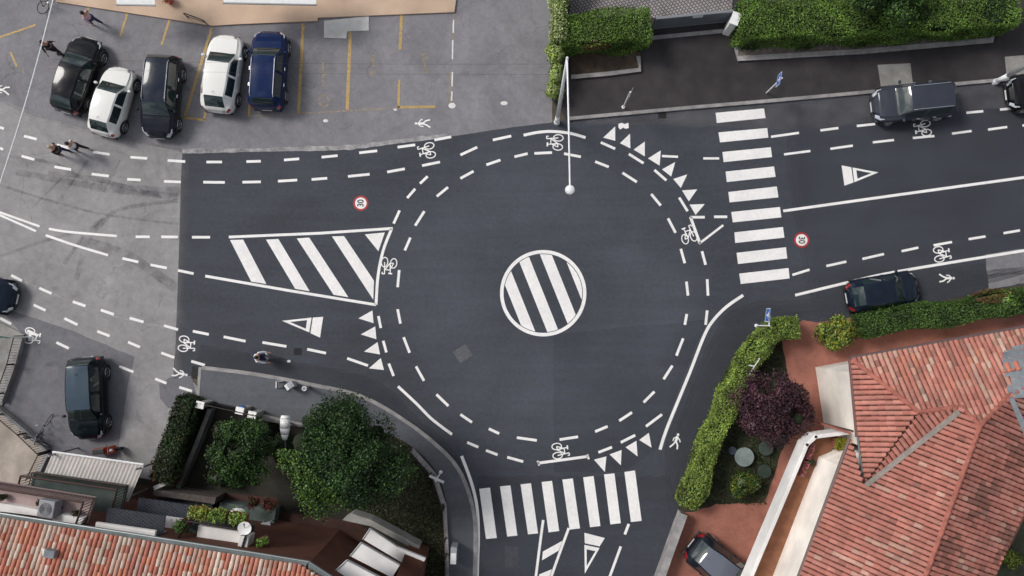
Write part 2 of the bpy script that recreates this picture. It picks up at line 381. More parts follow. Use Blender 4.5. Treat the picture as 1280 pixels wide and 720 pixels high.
# pavement south west corner
outer = smooth_path([(250, 459), (320, 468), (390, 481), (450, 495), (500, 522), (545, 556), (575, 590), (592, 640), (594, 690), (592, 740), (588, 830)], 5)
inner = smooth_path([(262, 505), (320, 515), (385, 528), (440, 535), (490, 545), (520, 562), (545, 590), (558, 630), (561, 690), (561, 740), (560, 830)], 5)
slab('pavement', [(250, 460)]+outer+inner[::-1]+[(246, 500)], .12, 0, M['walk_s'], kind='structure')
kerb('kerb', [(252, 459.5), (320, 468), (390, 481), (450, 495), (500, 522), (545, 556), (575, 590), (592, 640), (594, 690), (592, 740), (588, 830)], .18, .135)['kind'] = 'structure'
kerb('kerb', [(250, 459), (247, 500)], .14, .134, sm=False)['kind'] = 'structure'
# pavement at the left edge
slab('pavement', [(-120, 380), (0, 403), (30, 418), (22, 455), (6, 500), (-6, 520), (-120, 500)], .10, 0, M['conc'], kind='structure')
# tan pavement at the top
slab('tan_pavement', [(70, -60), (70, 2), (265, 32), (300, 30), (397, 26), (397, 22), (568, 15), (578, -60)], .10, 0, M['tan'], kind='structure')
slab('concrete_pad', [(405, 26), (405, 47), (433, 48), (434, 39), (461, 38), (461, 20)], .03, 0, M['pale'], kind='structure')
sheet('concrete_terrace', [(-60, 505), (0, 513), (38, 545), (58, 566), (46, 604), (-60, 620)], .028, M['conc_tan'])
# right garden
sheet('terracotta_driveway', [(1003, 400), (1020, 403), (1290, 366), (1290, 720), (1290, 800), (815, 800), (850, 640), (960, 440)], .026, M['terra'])
sheet('garden_soil', [(978, 428), (985, 470), (996, 500), (990, 532), (976, 566), (960, 618), (953, 629), (895, 630), (868, 640), (846, 640), (900, 500), (950, 430), (972, 418)], .034, mottled('dark_soil', (.035, .034, .02), .5, 1.6), jag=.05)
sheet('garden_soil', [(1240, 730), (1290, 630), (1330, 640), (1330, 800), (1235, 800)], .036, mottled('olive_ground', (.06, .07, .04), .5, 1.6))  # soil with its own dull olive tone
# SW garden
sheet('garden_soil', [(262, 505), (385, 528), (490, 545), (520, 562), (545, 590), (558, 630), (561, 690), (560, 830), (120, 830), (140, 590), (190, 600), (200, 560), (240, 500)], .024, mottled('dark_lawn_soil', (.026, .024, .018), .45, 1.3))  # very dark brown soil colour of the lawn
sheet('diamond_paved_yard', [(712, -150), (712, 20), (820, 22), (915, 18), (920, -150)], .135, M['lattice'])
# drain gratings, manholes
for q, c in ((((566, 440), (582, 430), (591, 444), (575.5, 454.5)), (.115, .12, .13)), (((367, 435), (377, 435), (377, 444), (367, 444)), (.022, .022, .025)), (((631, 683), (648, 683), (649, 710), (631, 709)), (.055, .058, .066)), (((240, 457), (248, 458), (246, 474), (239, 473)), (.03, .03, .03)), (((822, 139), (833, 139), (833, 148), (823, 148)), (.02, .02, .02))):
    t = tag(sheet('manhole_cover', q, .024, mottled('cover_iron', c, .25, 8)), None, None)
    t['kind'] = ''; del t['kind']
    lab = {566: 'grey square concrete manhole cover in the dark roundabout asphalt', 367: 'small black square drain cover beside a dashed line', 631: 'dark rectangular cover in asphalt below the bottom zebra crossing', 240: 'black iron drain grate at the pavement kerb corner', 822: 'small black drain by the northern kerb'}[q[0][0]]
    tag(t, lab, 'manhole cover')
sheet('concrete_patch', [(1097, 81), (1138, 79), (1141, 104), (1101, 108)], .125, M['conc']); sheet('concrete_patch', [(1256, 71), (1290, 68), (1290, 95), (1258, 92)], .125, M['conc'])
# tyre marks and old joints on the worn road
mb = MB()
for q, w in (([(-5, 230), (60, 250), (130, 268), (222, 280)], 3), ([(20, 215), (90, 228), (150, 238), (222, 246)], 8), ([(115, 232), (170, 238), (226, 240)], 14), ([(60, 216), (120, 224), (222, 252)], 6), ([(80, 330), (110, 290), (150, 262), (225, 250)], 5), ([(95, 350), (110, 300), (135, 270)], 7), ([(0, 320), (60, 300), (130, 280)], 4), ([(10, 195), (70, 205), (110, 228)], 4), ([(100, 300), (160, 320), (220, 360)], 12), ([(40, 260), (90, 210)], 3), ([(70, 256), (110, 200)], 3), ([(130, 240), (150, 200)], 3)):
    stroke(mb, smooth_path(q, 8), w, .0125)
mb.build('tyre_marks', M['tyremark'], road)
mb = MB(); stroke(mb, smooth_path([(-5, 123), (25, 137), (60, 149), (110, 165), (160, 176), (225, 187)], 8), 2.2, .014); mb.build('drain_channel', M['tyremark'], road)
mb = MB(); stroke(mb, smooth_path([(-5, 340), (50, 360), (100, 382), (160, 400), (215, 410)], 8), 2.0, .0135); mb.build('faded_line', M['faint'], road)
# dusty transition between worn and new asphalt
def dust_mat():
    m, t, b = nt('dusty_joint'); b.inputs['Base Color'].default_value = (.15, .148, .155, 1); b.inputs['Roughness'].default_value = .9
    sx = N(t, 'ShaderNodeSeparateXYZ'); L(t, pos(t), sx.inputs[0]); x0 = P(223, 330, 0).x
    ab = N(t, 'ShaderNodeMath', operation='SUBTRACT'); L(t, sx.outputs[0], ab.inputs[0]); ab.inputs[1].default_value = x0
    ab2 = N(t, 'ShaderNodeMath', operation='MULTIPLY_ADD'); L(t, noise(t, 1.1, 7, .7), ab2.inputs[0]); ab2.inputs[1].default_value = 1.0; L(t, ab.outputs[0], ab2.inputs[2])
    L(t, ramp(t, ab2.outputs[0], [(.25, (.85,)*3), (.5, (.6,)*3), (.95, (0,)*3)]), b.inputs['Alpha']); return m
sheet('dusty_joint', [(228, 191), (250, 190), (246, 330), (242, 450), (240, 468), (217, 474), (219, 440), (223, 330), (226, 230)], .0212, dust_mat(), newroad)
# ------------------------------------------------------------------ road markings
groups = {
 'north_cycle': [(0,159,5,161),(30,170,46,174),(71,181,86,185),(116,190,137,193),(163,196.5,184,198),(209.5,200.5,231.5,202),(258,202.5,277.5,202.5),(308,202,326,201.5),(355,200,374,198.5),(402,196.5,422,194.5),(449,191,471.5,188.5),(497,184,519,181),(543,175,564,171)],
 'north_lane': [(0,185,4,187),(27,195,43,199.5),(68,208.5,89,212),(114.5,217.5,136,220),(159,224,176,225),(205,226.7,226,227.5),(254,227.7,281,228),(303,227.7,326,227.3),(347.5,226.5,371.5,225),(389.5,224.3,409,222.8),(435,220.5,462,217.8),(484,215,506,211),(527.5,207,550,202.5)],
 'outer_circle': [(616,175,639,170),(525,229.5,534.5,220.5),(509,247.5,519,236),(492,279.5,499.5,263),(575.5,193.7,596.5,184),(751,178,769,186),(786,192.5,804.5,204),(818,212.5,833,225.5),(849,247,859.5,264),(877.5,314,882,331),(884,349,885,369.5),(884,388,882,406),(473,395,476,410),(479,426,483,440.5),(486,454.5,492,470),(584,553,598,559),(607.5,563,622,568.5),(634,571.5,654,577),(748,565.5,765,559),(776,553,794,544),(807.5,533,827.5,518)],
 'inner_circle': [(546,245.5,560,234),(519,282,530.5,264),(506,313,513,297),(575.5,223,592,214),(608,206,625.5,200),(497,359,499,337.5),(643,196,659.5,192),(668,191.7,690,190.7),(705,192,726,196),(744,202,761,208.7),(778,216,796,227.5),(814,242.5,826,257),(835,273,844.5,291),(851,311,856,329),(858,352,860,369.5),(497,386.5,500.5,404.5),(504.5,421.5,512,441),(520,458,530,476),(545.5,493,560.5,507.5),(575.5,518,590,528),(611,536,624,542),(646,547,671,550.5),(699.5,549.5,722.5,546),(744,539.5,759.5,533),(774,526,790,515.5),(804.5,503,818,489.5),(829.5,474,840.5,457),(845.5,444.5,854,423),(856,406,858.5,392.5)],
 'east_north': [(827.5,195,847.5,196),(879,198,899,198),(980,193,1013,188.7),(1038,186,1066,182),(1091,178,1117.5,175),(1141,172.5,1168,170),(1190,167,1214.5,163.7),(1235,162,1259,158.7),(1278,157,1300,154)],
 'east_parking': [(963.7,171,998.7,166),(1025.5,163,1048,160),(1071,157.5,1094,155),(1121,151,1141,149),(1165,147,1189,144),(1208,141,1229,139),(1250,137,1270,135)],
 'east_cycle': [(990.5,343.7,1012,337),(1033,332.5,1058,327),(1078,323.7,1105,317.5),(1127,314,1148,309.5),(1167,306.7,1190,302.5),(1210.7,299,1232,295.5),(1254.5,291.5,1275,288)],
 'island_lead': [(169.5,296,187,296),(201.5,296,222.5,296.3),(240,296.5,262.5,296.5)],
 'island_lead2': [(153,323,173,327.5),(188,331,208.5,335),(222.5,338,242,342)],
 'west_lane': [(14,344,27.5,351),(49,360,64.5,367),(91,377,107,382.5),(126,387.5,142.5,393),(162,397.5,179.5,402.5),(205,407,222.5,412),(241,414,261,418),(279.5,421,307,426.5),(328,428,358,433),(384,436.5,407.5,441.5),(434,448,460,457)],
 'west_cycle': [(42,381,57,388),(80.5,398,97,406),(121.5,414,137,420),(160,427.5,175,434),(201.5,441,218,447),(239,451.5,256,456.5)],
 'west_edge': [(0,397.5,14,405),(34,413,47.5,419.5),(70.5,428,86,435.5),(114,446,129,452),(149,458,167,465),(194,473.5,208,479),(224,484,240,489)],
 'corner': [(863,271.5,881,271.5),(892.5,271,909,271),(786,655,781,668)]}
WD = {'east_parking': 3, 'east_north': 2.9, 'east_cycle': 3}
for k, ds in groups.items():
    for par in (road, newroad):
        mb = MB()
        for a, b, c, d in ds:
            if ((a+c)/2 < 227) == (par is road): stroke(mb, [(a, b), (c, d)], WD.get(k, 3.3))
        if mb.v: mb.build('dashed_line', M['white'], par)
def lines(items, name='solid_line', par=None, mat='white'):
    for q, w in items:
        mb = MB(); stroke(mb, smooth_path(q, 6) if len(q) > 2 else q, w); mb.build(name, M[mat], par or newroad)
lines([([(654.5,169),(672,165.5),(690,164.3),(712,166.5),(732,172)],3.6), ([(863,271),(875,304.5)],3.6), ([(874,304.5),(904,281.5)],2.8),
 ([(979,263.7),(1130,242.5),(1300,219)],3.4), ([(994,369),(1060,353),(1124,339),(1300,310)],3.4), ([(497.5,483),(520,504),(540,524),(565,543)],3.4),
 ([(672,579),(735,570.5)],3.4), ([(672,576),(674,582)],2.5), ([(734,568),(736,574)],2.5), ([(929,369),(907.5,384),(890,402.5),(879,422.5),(862.5,465),(845,507.5),(832,540),(825,562)],3.8),
 ([(577,570),(589,602.5),(596,632.5),(597.8,665),(597,700),(595.5,760)],3.8), ([(679,650),(676,672),(668,735)],3.2), ([(711,660),(700,690),(684,735)],3.2), ([(776,683),(757,735)],3.2)])
lines([([(-30,255),(0,265.5),(49.5,283)],2.8), ([(-30,257),(0,269),(45,289)],2.8), ([(61,286),(87,290),(146,295)],3), ([(57,294),(95,307),(135,319)],3)], par=road)
# splitter island west
mb = MB(); stroke(mb, [(286,296.3),(400,291.5),(491,285.5)], 3.4); stroke(mb, smooth_path([(489.5,286),(479,313),(472.5,345),(470,381)],6), 3.6); stroke(mb, [(256.5,345),(360,363),(470,381)], 3.4)
for q in ([(287.5,300),(304,299.5),(333,355),(314,352)], [(332.5,299.5),(348,298.7),(387,364),(369,361)], [(371,298),(386.5,297),(435.5,371.5),(417,368.5)], [(415,295.5),(430,295),(467.5,351),(466.5,374.5)], [(456,293),(481,290.5),(473,314)]): quad(mb, q, PZ+.004)
mb.build('striped_splitter_marking', M['white'], newroad)
# central painted island
mb = MB(); CX, CY = 679, 366.5
w = [(CX+51.8*math.cos(a*math.pi/48), CY+51.8*math.sin(a*math.pi/48)) for a in range(97)]; stroke(mb, w, 4.4)
for cx0 in (640, 669.5, 699, 728.5):
    pts = []
    for s_, hw in ((1, -7.3), (-1, 7.3)):
        seg = []
        for i in range(401):
            y = 316+i*.25; x = cx0+(y-360)*.40+hw
            if math.hypot(x-CX, y-CY) < 48.8: seg.append((x, y))
        if seg: pts.append(seg)
    if len(pts) == 2:
        a, b = pts; arc = []
        def arcpts(p, q):
            a0 = math.atan2(p[1]-CY, p[0]-CX); a1 = math.atan2(q[1]-CY, q[0]-CX); d = (a1-a0+math.pi) % (2*math.pi)-math.pi
            return [(CX+48.8*math.cos(a0+d*k/6), CY+48.8*math.sin(a0+d*k/6)) for k in range(7)]
        quad(mb, [a[0], a[-1]]+arcpts(a[-1], b[-1])[1:-1]+[b[-1], b[0]]+arcpts(b[0], a[0])[1:-1])
    elif len(pts) == 1:
        a = pts[0]; a0, a1 = a[0], a[-1]
        th0 = math.atan2(a0[1]-CY, a0[0]-CX); th1 = math.atan2(a1[1]-CY, a1[0]-CX); d = (th1-th0+math.pi) % (2*math.pi)-math.pi
        quad(mb, [a0]+[(CX+48.8*math.cos(th0+d*k/10), CY+48.8*math.sin(th0+d*k/10)) for k in range(1, 10)]+[a1])
mb.build('striped_circle_marking', M['white'], newroad)
# zebra crossings
Z1 = [[(894.5,141),(955,135.5),(957,147.5),(896,153.7)],[(898,165.5),(959,160),(960.5,172),(900,178)],[(903,190),(963.5,184),(965,196.3),(904.5,202.7)],[(907,214.5),(967.5,208),(969.5,221),(908.5,227.5)],[(910.5,240),(971,233),(973,246.7),(912,253)],[(914,265),(975,258.7),(976.7,271.7),(916,278)],[(918,290.5),(978.7,283.7),(980.5,297),(919,303.7)],[(920.7,316),(982.5,309),(984,323),(922.5,330)],[(924,342),(985.7,335),(987,348),(926,355)]]
Z2 = [[(599,611),(612.5,609.5),(621,672.5),(607.5,673.7)],[(625,608),(638,606.7),(646.7,669.5),(634,670.7)],[(650.7,605.5),(663.7,604),(672.5,666.7),(660,668)],[(677,602.5),(690,601),(699,663.7),(685.7,665.5)],[(703,599.5),(716,598),(725,660.5),(712,662)],[(729,596.7),(742,595),(750.5,657.5),(737.5,659)],[(755,593),(768,591.7),(776,654),(763,655.5)],[(780.5,590),(793.7,588),(802,651),(788.7,652.5)]]
for Z in (Z1, Z2):
    mb = MB()
    for q in Z: quad(mb, q, PZ-.002)
    mb.build('zebra_crossing', M['white'], newroad)
# shark teeth
T1 = [[(754,172),(769,158),(769,176)],[(775,179),(787.5,167),(788,185.5)],[(792,187),(806,177),(806,195.5)],[(810,198),(826,188),(824.5,207)],[(827.5,211.7),(844,202.5),(839,220.7)],[(841.5,223.7),(859,218),(851,235)],[(852.5,238),(871.5,236.7),(861,251.7)],[(862,255.7),(881,255),(869.5,268.7)]]
T2 = [[(448,398),(465.5,388),(467,404)],[(451,418),(469,408),(470.5,424)],[(455,439.5),(472,427.5),(475,443)],[(461,460.5),(476,447.5),(480,462.5)]]
T3 = [[(742.5,574.5),(758,570.5),(756,590)],[(762,568),(777,562.5),(776,581.5)],[(782,559),(795.5,551),(797,570.5)],[(799,550),(811,541),(814.5,559.5)]]
for T in (T1, T2, T3):
    mb = MB()
    for q in T: quad(mb, q, PZ+.003)
    mb.build('give_way_teeth', M['white'], newroad)
# give way symbols
def giveway(bar, tri, w=2.4):
    mb = MB(); quad(mb, bar)
    c = (sum(p[0] for p in tri)/3, sum(p[1] for p in tri)/3)
    inn = [(p[0]+(c[0]-p[0])*k, p[1]+(c[1]-p[1])*k) for p, k in zip(tri, (.42, .42, .42))]
    for i in range(3):
        j = (i+1) % 3; quad(mb, [tri[i], tri[j], inn[j], inn[i]])
    mb.build('give_way_symbol', M['white'], newroad)
giveway([(1052,206.7),(1064,209),(1067,228),(1055.5,232)], [(1065.5,209.3),(1098,215.5),(1068,227.7)])
giveway([(391,397),(404,396),(400,422),(388,416.5)], [(352.5,401),(389.5,397),(386.5,415.5)])
giveway([(730.5,666),(756,672.5),(749.5,683),(731,679)], [(730.5,681),(749.5,685),(731,717)])
mb = MB(); quad(mb, [(678.5,689.5),(703,676),(698.5,688),(677.5,700.5)]); quad(mb, [(674,718),(690,711.5),(685,726),(673,731)]); mb.build('hatched_marking', M['white'], newroad)
# cycle and walker symbols
def sym(cx, cy, up, sc, strokes, name, par, tilt=0, mat='white', kx=1, ky=1):
    ux, uy = {'U': (0, -1), 'D': (0, 1), 'L': (-1, 0), 'R': (1, 0)}[up]; c, s = math.cos(R(tilt)), math.sin(R(tilt)); ux, uy = ux*c-uy*s, ux*s+uy*c
    rx, ry = -uy, ux; mb = MB(); k = 0
    for q, w in strokes:
        pts = [(cx+(u*rx*kx+v*ux*ky)*sc, cy+(u*ry*kx+v*uy*ky)*sc) for u, v in q]
        stroke(mb, pts, w*sc, PZ+.0004*(k+1)); k += 1
    mb.build(name, M[mat], par)
def ell(cx, cy, rx, ry, n=20): return [(cx+rx*math.cos(2*math.pi*i/n), cy+ry*math.sin(2*math.pi*i/n)) for i in range(n+1)]
bike_s = [(ell(-5.4, -4.6, 4, 6), 1.3), (ell(6, -4.6, 4, 6), 1.3), ([(-5.4,-4.6),(-1,-4.2),(4.4,4.6)], 1.5), ([(-5.4,-4.6),(-2.2,4)], 1.2), ([(-1,-4.2),(-3,8.2)], 1.3), ([(-2.4,4.4),(4.4,4.6)], 1.3), ([(6,-4.6),(4,10)], 1.3), ([(4,10),(7,10.2),(7.2,8)], 1.5), ([(-5.5,8.6),(-.5,8.6)], 1.9)]
ped_s = [(ell(0.4, 9.0, .75, .75, 10), 1.9), ([(0,7),(-.3,0)], 3.0), ([(-.3,.6),(3,-4),(3.6,-9)], 1.9), ([(-.3,.6),(-2.5,-4),(-6,-8.6)], 1.9), ([(0,6.4),(4,3),(5.2,.4)], 1.4), ([(0,6.4),(-3.6,3.6),(-4,0)], 1.4)]
for cx, cy, up, tl, par in ((533,189,'L',-10,newroad),(693,178,'L',4,newroad),(1153,161,'L',-8,newroad),(860,293,'U',-18,newroad),(486,333,'D',8,newroad),(234,430,'R',8,newroad),(701,563,'R',-6,newroad),(1178,317,'R',-8,newroad),(41,420,'R',12,road)):
    sym(cx, cy, up, 1.0, bike_s, 'bicycle_symbol', par, tl, kx=1.0)
for cx, cy, up, tl, par in ((845,552,'U',14,newroad),(1183,348,'R',-4,newroad),(224,467,'R',8,newroad),(529,154,'L',-4,road),(3,112,'L',4,road)):
    sym(cx, cy, up, 1.0, ped_s, 'walking_person_symbol', par, tl)
# 30 roundels
def text_mesh(txt, size):
    c = bpy.data.curves.new('t', 'FONT'); c.body = txt; c.size = size; c.align_x = 'CENTER'; c.align_y = 'CENTER'; c.offset = size*.018
    o = bpy.data.objects.new('t', c); COL.objects.link(o); dg = bpy.context.evaluated_depsgraph_get(); me = bpy.data.meshes.new_from_object(o.evaluated_get(dg)); bpy.data.objects.remove(o); return me
for cx, cy, rz in ((451, 254, 90), (1002, 300, -90)):
    c = P(cx, cy, PZ); disc = MB(); disc.poly([c+Vector((math.cos(i*math.pi/20), math.sin(i*math.pi/20), 0))*.31 for i in range(40)]); d = disc.build('speed_limit_disc', M['white'], newroad)
    ring = MB()
    for i in range(40):
        a0, a1 = i*math.pi/20, (i+1)*math.pi/20; q = []
        for a, r in ((a0, .29), (a0, .385), (a1, .385), (a1, .29)): q.append(c+Vector((math.cos(a)*r, math.sin(a)*r, .003)))
        ring.poly(q)
    ring.build('red_ring', M['red_p'], d)
    me = text_mesh('30', .44); o = link('number', me, M['black_p'], d); o.location = c+Vector((0, 0, .006)); o.rotation_euler = (0, 0, R(rz)); o.scale = (.85, 1, 1)
# yellow bay lines, worn white marks
yl = [([(-5,48),(45,31)],2.6,'yellow'),([(13,65),(21,83)],2.6,'yellow'),([(28,84),(30,92)],2.4,'yellow2'),([(111,8),(108,19)],2.8,'yellow'),([(160,14),(150,46)],2.6,'yellow'),([(212,24),(202,56)],2.8,'yellow'),([(265,34),(231,147)],3.6,'yellow'),([(230,147),(256,150)],3,'yellow'),([(255,150),(263,112)],3,'yellow'),([(312,126),(311,146)],3,'yellow'),([(379,29),(373,143)],3.8,'yellow'),([(438,38),(434,137)],4.2,'yellow'),([(502,17),(500,62)],3.8,'yellow'),([(499,100),(498,135)],3,'yellow'),([(497,134),(544,133.5)],3.2,'yellow'),([(374,142),(498,135)],1.6,'yellow2'),([(311,145),(374,142)],1.4,'yellow2'),([(564,88),(562,130)],2.6,'yellow2'),([(567,18),(566,50)],2.2,'yellow2')]
for i, (q, w, m_) in enumerate(yl):
    mb = MB(); stroke(mb, q, w, .012); mb.build('bay_line', M[m_], None)['kind'] = 'structure'
for strokes in ([ell(467, 73, 3.2, 3, 10)[2:9], [(464, 71), (468, 84)], ell(466.5, 91, 2.6, 2.6, 10)], [ell(531, 70, 3.4, 3, 10), [(530, 73), (532, 84)], ell(532, 88, 2.4, 2.4, 10)], [[(404, 78), (404, 108)], [(404, 92), (409, 94)], ell(405, 126, 6, 7, 12)]):
    mb = MB()
    for i, q in enumerate(strokes): stroke(mb, q, 2.4, .012+.0005*i)
    mb.build('bay_symbol', M['yellow2'], None)['kind'] = 'structure'
mb = MB()
for q in ([(567,25),(566.5,41)],[(566,50),(565.5,74)],[(565.5,90),(565,108)],[(565,114),(564.5,126)]): stroke(mb, q, 1.8, .0135)
mb.build('worn_line', M['white_worn'])['kind'] = 'structure'
mb = MB()
for cx, cy, rx, ry in ((407,151,3.4,2),(494,137,2.2,1.4),(630,129,4.5,2.6),(565,132,4.5,3.6),(1055,116,1.5,1.5)): quad(mb, ell(cx, cy, rx, ry, 12)[:-1], .0145 if cx < 700 else PZ)
mb.build('white_spot_marking', M['white_worn'])['kind'] = 'structure'
mb = MB(); quad(mb, [(773,155),(777,153.5),(781,155),(785.5,153.5),(786,160),(782,161),(779,159.5),(775,162),(773,159)], PZ); quad(mb, ell(361, 451.5, 2.4, 1.7, 10)[:-1], PZ); mb.build('white_spot_marking', M['white'], newroad)
# ================================================================== FOLIAGE
def leaf_mesh(name, pts, nrm, size, pal, parent, seed=0, flat=.6, aspect=.6, fac=None):
    r = np.random.default_rng(seed); n = len(pts); pts = np.asarray(pts, float); nrm = np.asarray(nrm, float)
    nn = nrm*flat+r.normal(size=(n, 3))*.55; nn /= np.linalg.norm(nn, axis=1)[:, None]+1e-9
    t = np.cross(nn, r.normal(size=(n, 3))); t /= np.linalg.norm(t, axis=1)[:, None]+1e-9; b = np.cross(nn, t)
    s = size*r.uniform(.55, 1.35, n)[:, None]
    v = np.stack([pts-t*s*.5, pts-b*s*.5*aspect+nn*s*.08, pts+t*s*.5, pts+b*s*.5*aspect+nn*s*.08], 1).reshape(-1, 3)
    me = bpy.data.meshes.new(name); me.vertices.add(4*n); me.vertices.foreach_set('co', v.ravel()); me.loops.add(4*n); me.loops.foreach_set('vertex_index', np.arange(4*n))
    me.polygons.add(n); me.polygons.foreach_set('loop_start', np.arange(0, 4*n, 4)); me.polygons.foreach_set('loop_total', np.full(n, 4)); me.update(calc_edges=True)
    pal = np.array(pal); idx = r.integers(0, len(pal), n); c = pal[idx]*r.uniform(.7, 1.3, (n, 1))
    if fac is not None: c = c*fac[:, None]
    col = np.ones((n, 4)); col[:, :3] = c; col = np.repeat(col, 4, 0)
    a = me.color_attributes.new('Col', 'FLOAT_COLOR', 'CORNER'); a.data.foreach_set('color', col.ravel().astype(np.float32))
    return link(name, me, M['leaf'], parent)
def vnoise(p, s, seed):
    a = np.random.default_rng(seed).uniform(0, 6.28, (4, 3)); b = np.random.default_rng(seed+1).uniform(.6, 1.6, (4, 3)); o = 0
    for i in range(4): o = o+np.sin(p[:, 0]*s*b[i, 0]+a[i, 0])*np.sin(p[:, 1]*s*b[i, 1]+a[i, 1])*np.sin(p[:, 2]*s*b[i, 2]+a[i, 2]+1.3)
    return o
def blobs_pts(blobs, n, seed, shell=.45):
    r = np.random.default_rng(seed); vol = np.array([b[1][0]*b[1][1]+b[1][0]*b[1][2] for b in blobs]); cnt = (n*vol/vol.sum()).astype(int); P_, N_ = [], []
    for (c, rad), k in zip(blobs, cnt):
        d = r.normal(size=(k, 3)); d /= np.linalg.norm(d, axis=1)[:, None]; d[:, 2] = np.where(d[:, 2] < -.35, -d[:, 2]*.6, d[:, 2]); rr = 1-np.abs(r.normal(size=(k, 1)))*shell*.5
        rr *= 1+.24*vnoise(d*3+np.array(c), 2.2, seed)[:, None]*.6
        P_.append(np.array(c)+d*rr*np.array(rad)); N_.append(d)
    global LASTK; LASTK = cnt
    return np.concatenate(P_), np.concatenate(N_)
def tree(name, cpx, cz, rad, label, cat, pal, n, leaf, lumps=26, seed=1, group=None, trunk_r=.16, pals=None, hsc=.8, lump=.36, cut=None):
    c = P(cpx[0], cpx[1], cz); root = empty(name, (c.x, c.y, 0), 0, label, cat, group); r = np.random.default_rng(seed); rx, ry = rad
    rz = min(rx, ry)*hsc; blobs = []
    for i in range(lumps):
        d = r.normal(size=3); d /= np.linalg.norm(d); d[2] = abs(d[2])*1.1-.25; k = r.uniform(.45, .88)
        s = r.uniform(.55, 1.3)*lump*min(rx, ry); blobs.append(((d[0]*rx*k, d[1]*ry*k, cz-rz*.3+d[2]*rz*k), (s, s, s*.8)))
    blobs.append(((0, 0, cz-rz*.2), (rx*.6, ry*.6, rz*.6)))
    p, nm = blobs_pts(blobs, n, seed); keep = vnoise(p, 1.9, seed+5) > -.95; keep &= ~((p[:, 0] < cut[0]) & (p[:, 1] > cut[1])) if cut else keep; fc = np.repeat(r.uniform(.55, 1.45, len(blobs)), LASTK); p, nm, fc = p[keep], nm[keep], fc[keep]*(1+.25*np.clip(vnoise(p, 3.1, seed+6)[keep], -1, 1))
    cr = leaf_mesh('crown', p, nm, leaf, pal, root, seed, fac=fc)
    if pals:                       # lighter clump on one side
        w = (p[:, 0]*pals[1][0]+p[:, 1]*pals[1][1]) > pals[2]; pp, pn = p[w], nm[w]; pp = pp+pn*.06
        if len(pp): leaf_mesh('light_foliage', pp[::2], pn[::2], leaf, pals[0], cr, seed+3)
    core = MB(); 
    for b, s in blobs: core.ball(b, 1, 10, 6, (s[0]*.36, s[1]*.36, s[2]*.3)).tube((0, 0, cz-rz*.2), b, .06, .03, 5)
    core.ball((0, 0, cz-rz*.2), .3)
    core.build('inner_branches', M['core'], cr)
    tk = MB(); tk.tube((0, 0, 0), (.05, .02, cz*.6), trunk_r, trunk_r*.65, 10)
    for i in range(7):
        b = blobs[i][0]; tk.tube((.05, .02, cz*.5), b, trunk_r*.5, trunk_r*.15, 6)
    tk.build('trunk', M['bark'], root, True); return root
def bush(name, cpx, cz, rad, label, pal, n, leaf, seed, cat='shrub', hz=None, group=None):
    c = P(cpx[0], cpx[1], cz); root = empty(name, (c.x, c.y, 0), 0, label, cat, group); r = np.random.default_rng(seed); hz = hz or cz; blobs = [((0, 0, hz*.45), (rad[0]*.8, rad[1]*.8, hz*.5))]
    for i in range(9):
        a = r.uniform(0, 6.28); k = r.uniform(.3, .62); s = r.uniform(.3, .48)*min(rad); blobs.append(((math.cos(a)*rad[0]*k, math.sin(a)*rad[1]*k, hz*r.uniform(.4, .75)), (s, s, s)))
    p, nm = blobs_pts(blobs, n, seed); f = leaf_mesh('foliage', p, nm, leaf, pal, root, seed, fac=np.clip(1+.25*vnoise(p, 3.3, seed+4), .45, 1.7))
    core = MB()
    for b, s in blobs: core.ball(b, 1, 10, 6, (s[0]*.6, s[1]*.6, s[2]*.55))
    core.build('inner_branches', M['core'], f)
    st = MB()
    for i in range(4): st.tube((0, 0, 0), (math.cos(i*1.6)*rad[0]*.3, math.sin(i*1.6)*rad[1]*.3, hz*.6), .025, .012, 5)
    st.build('stem', M['bark'], root); return root
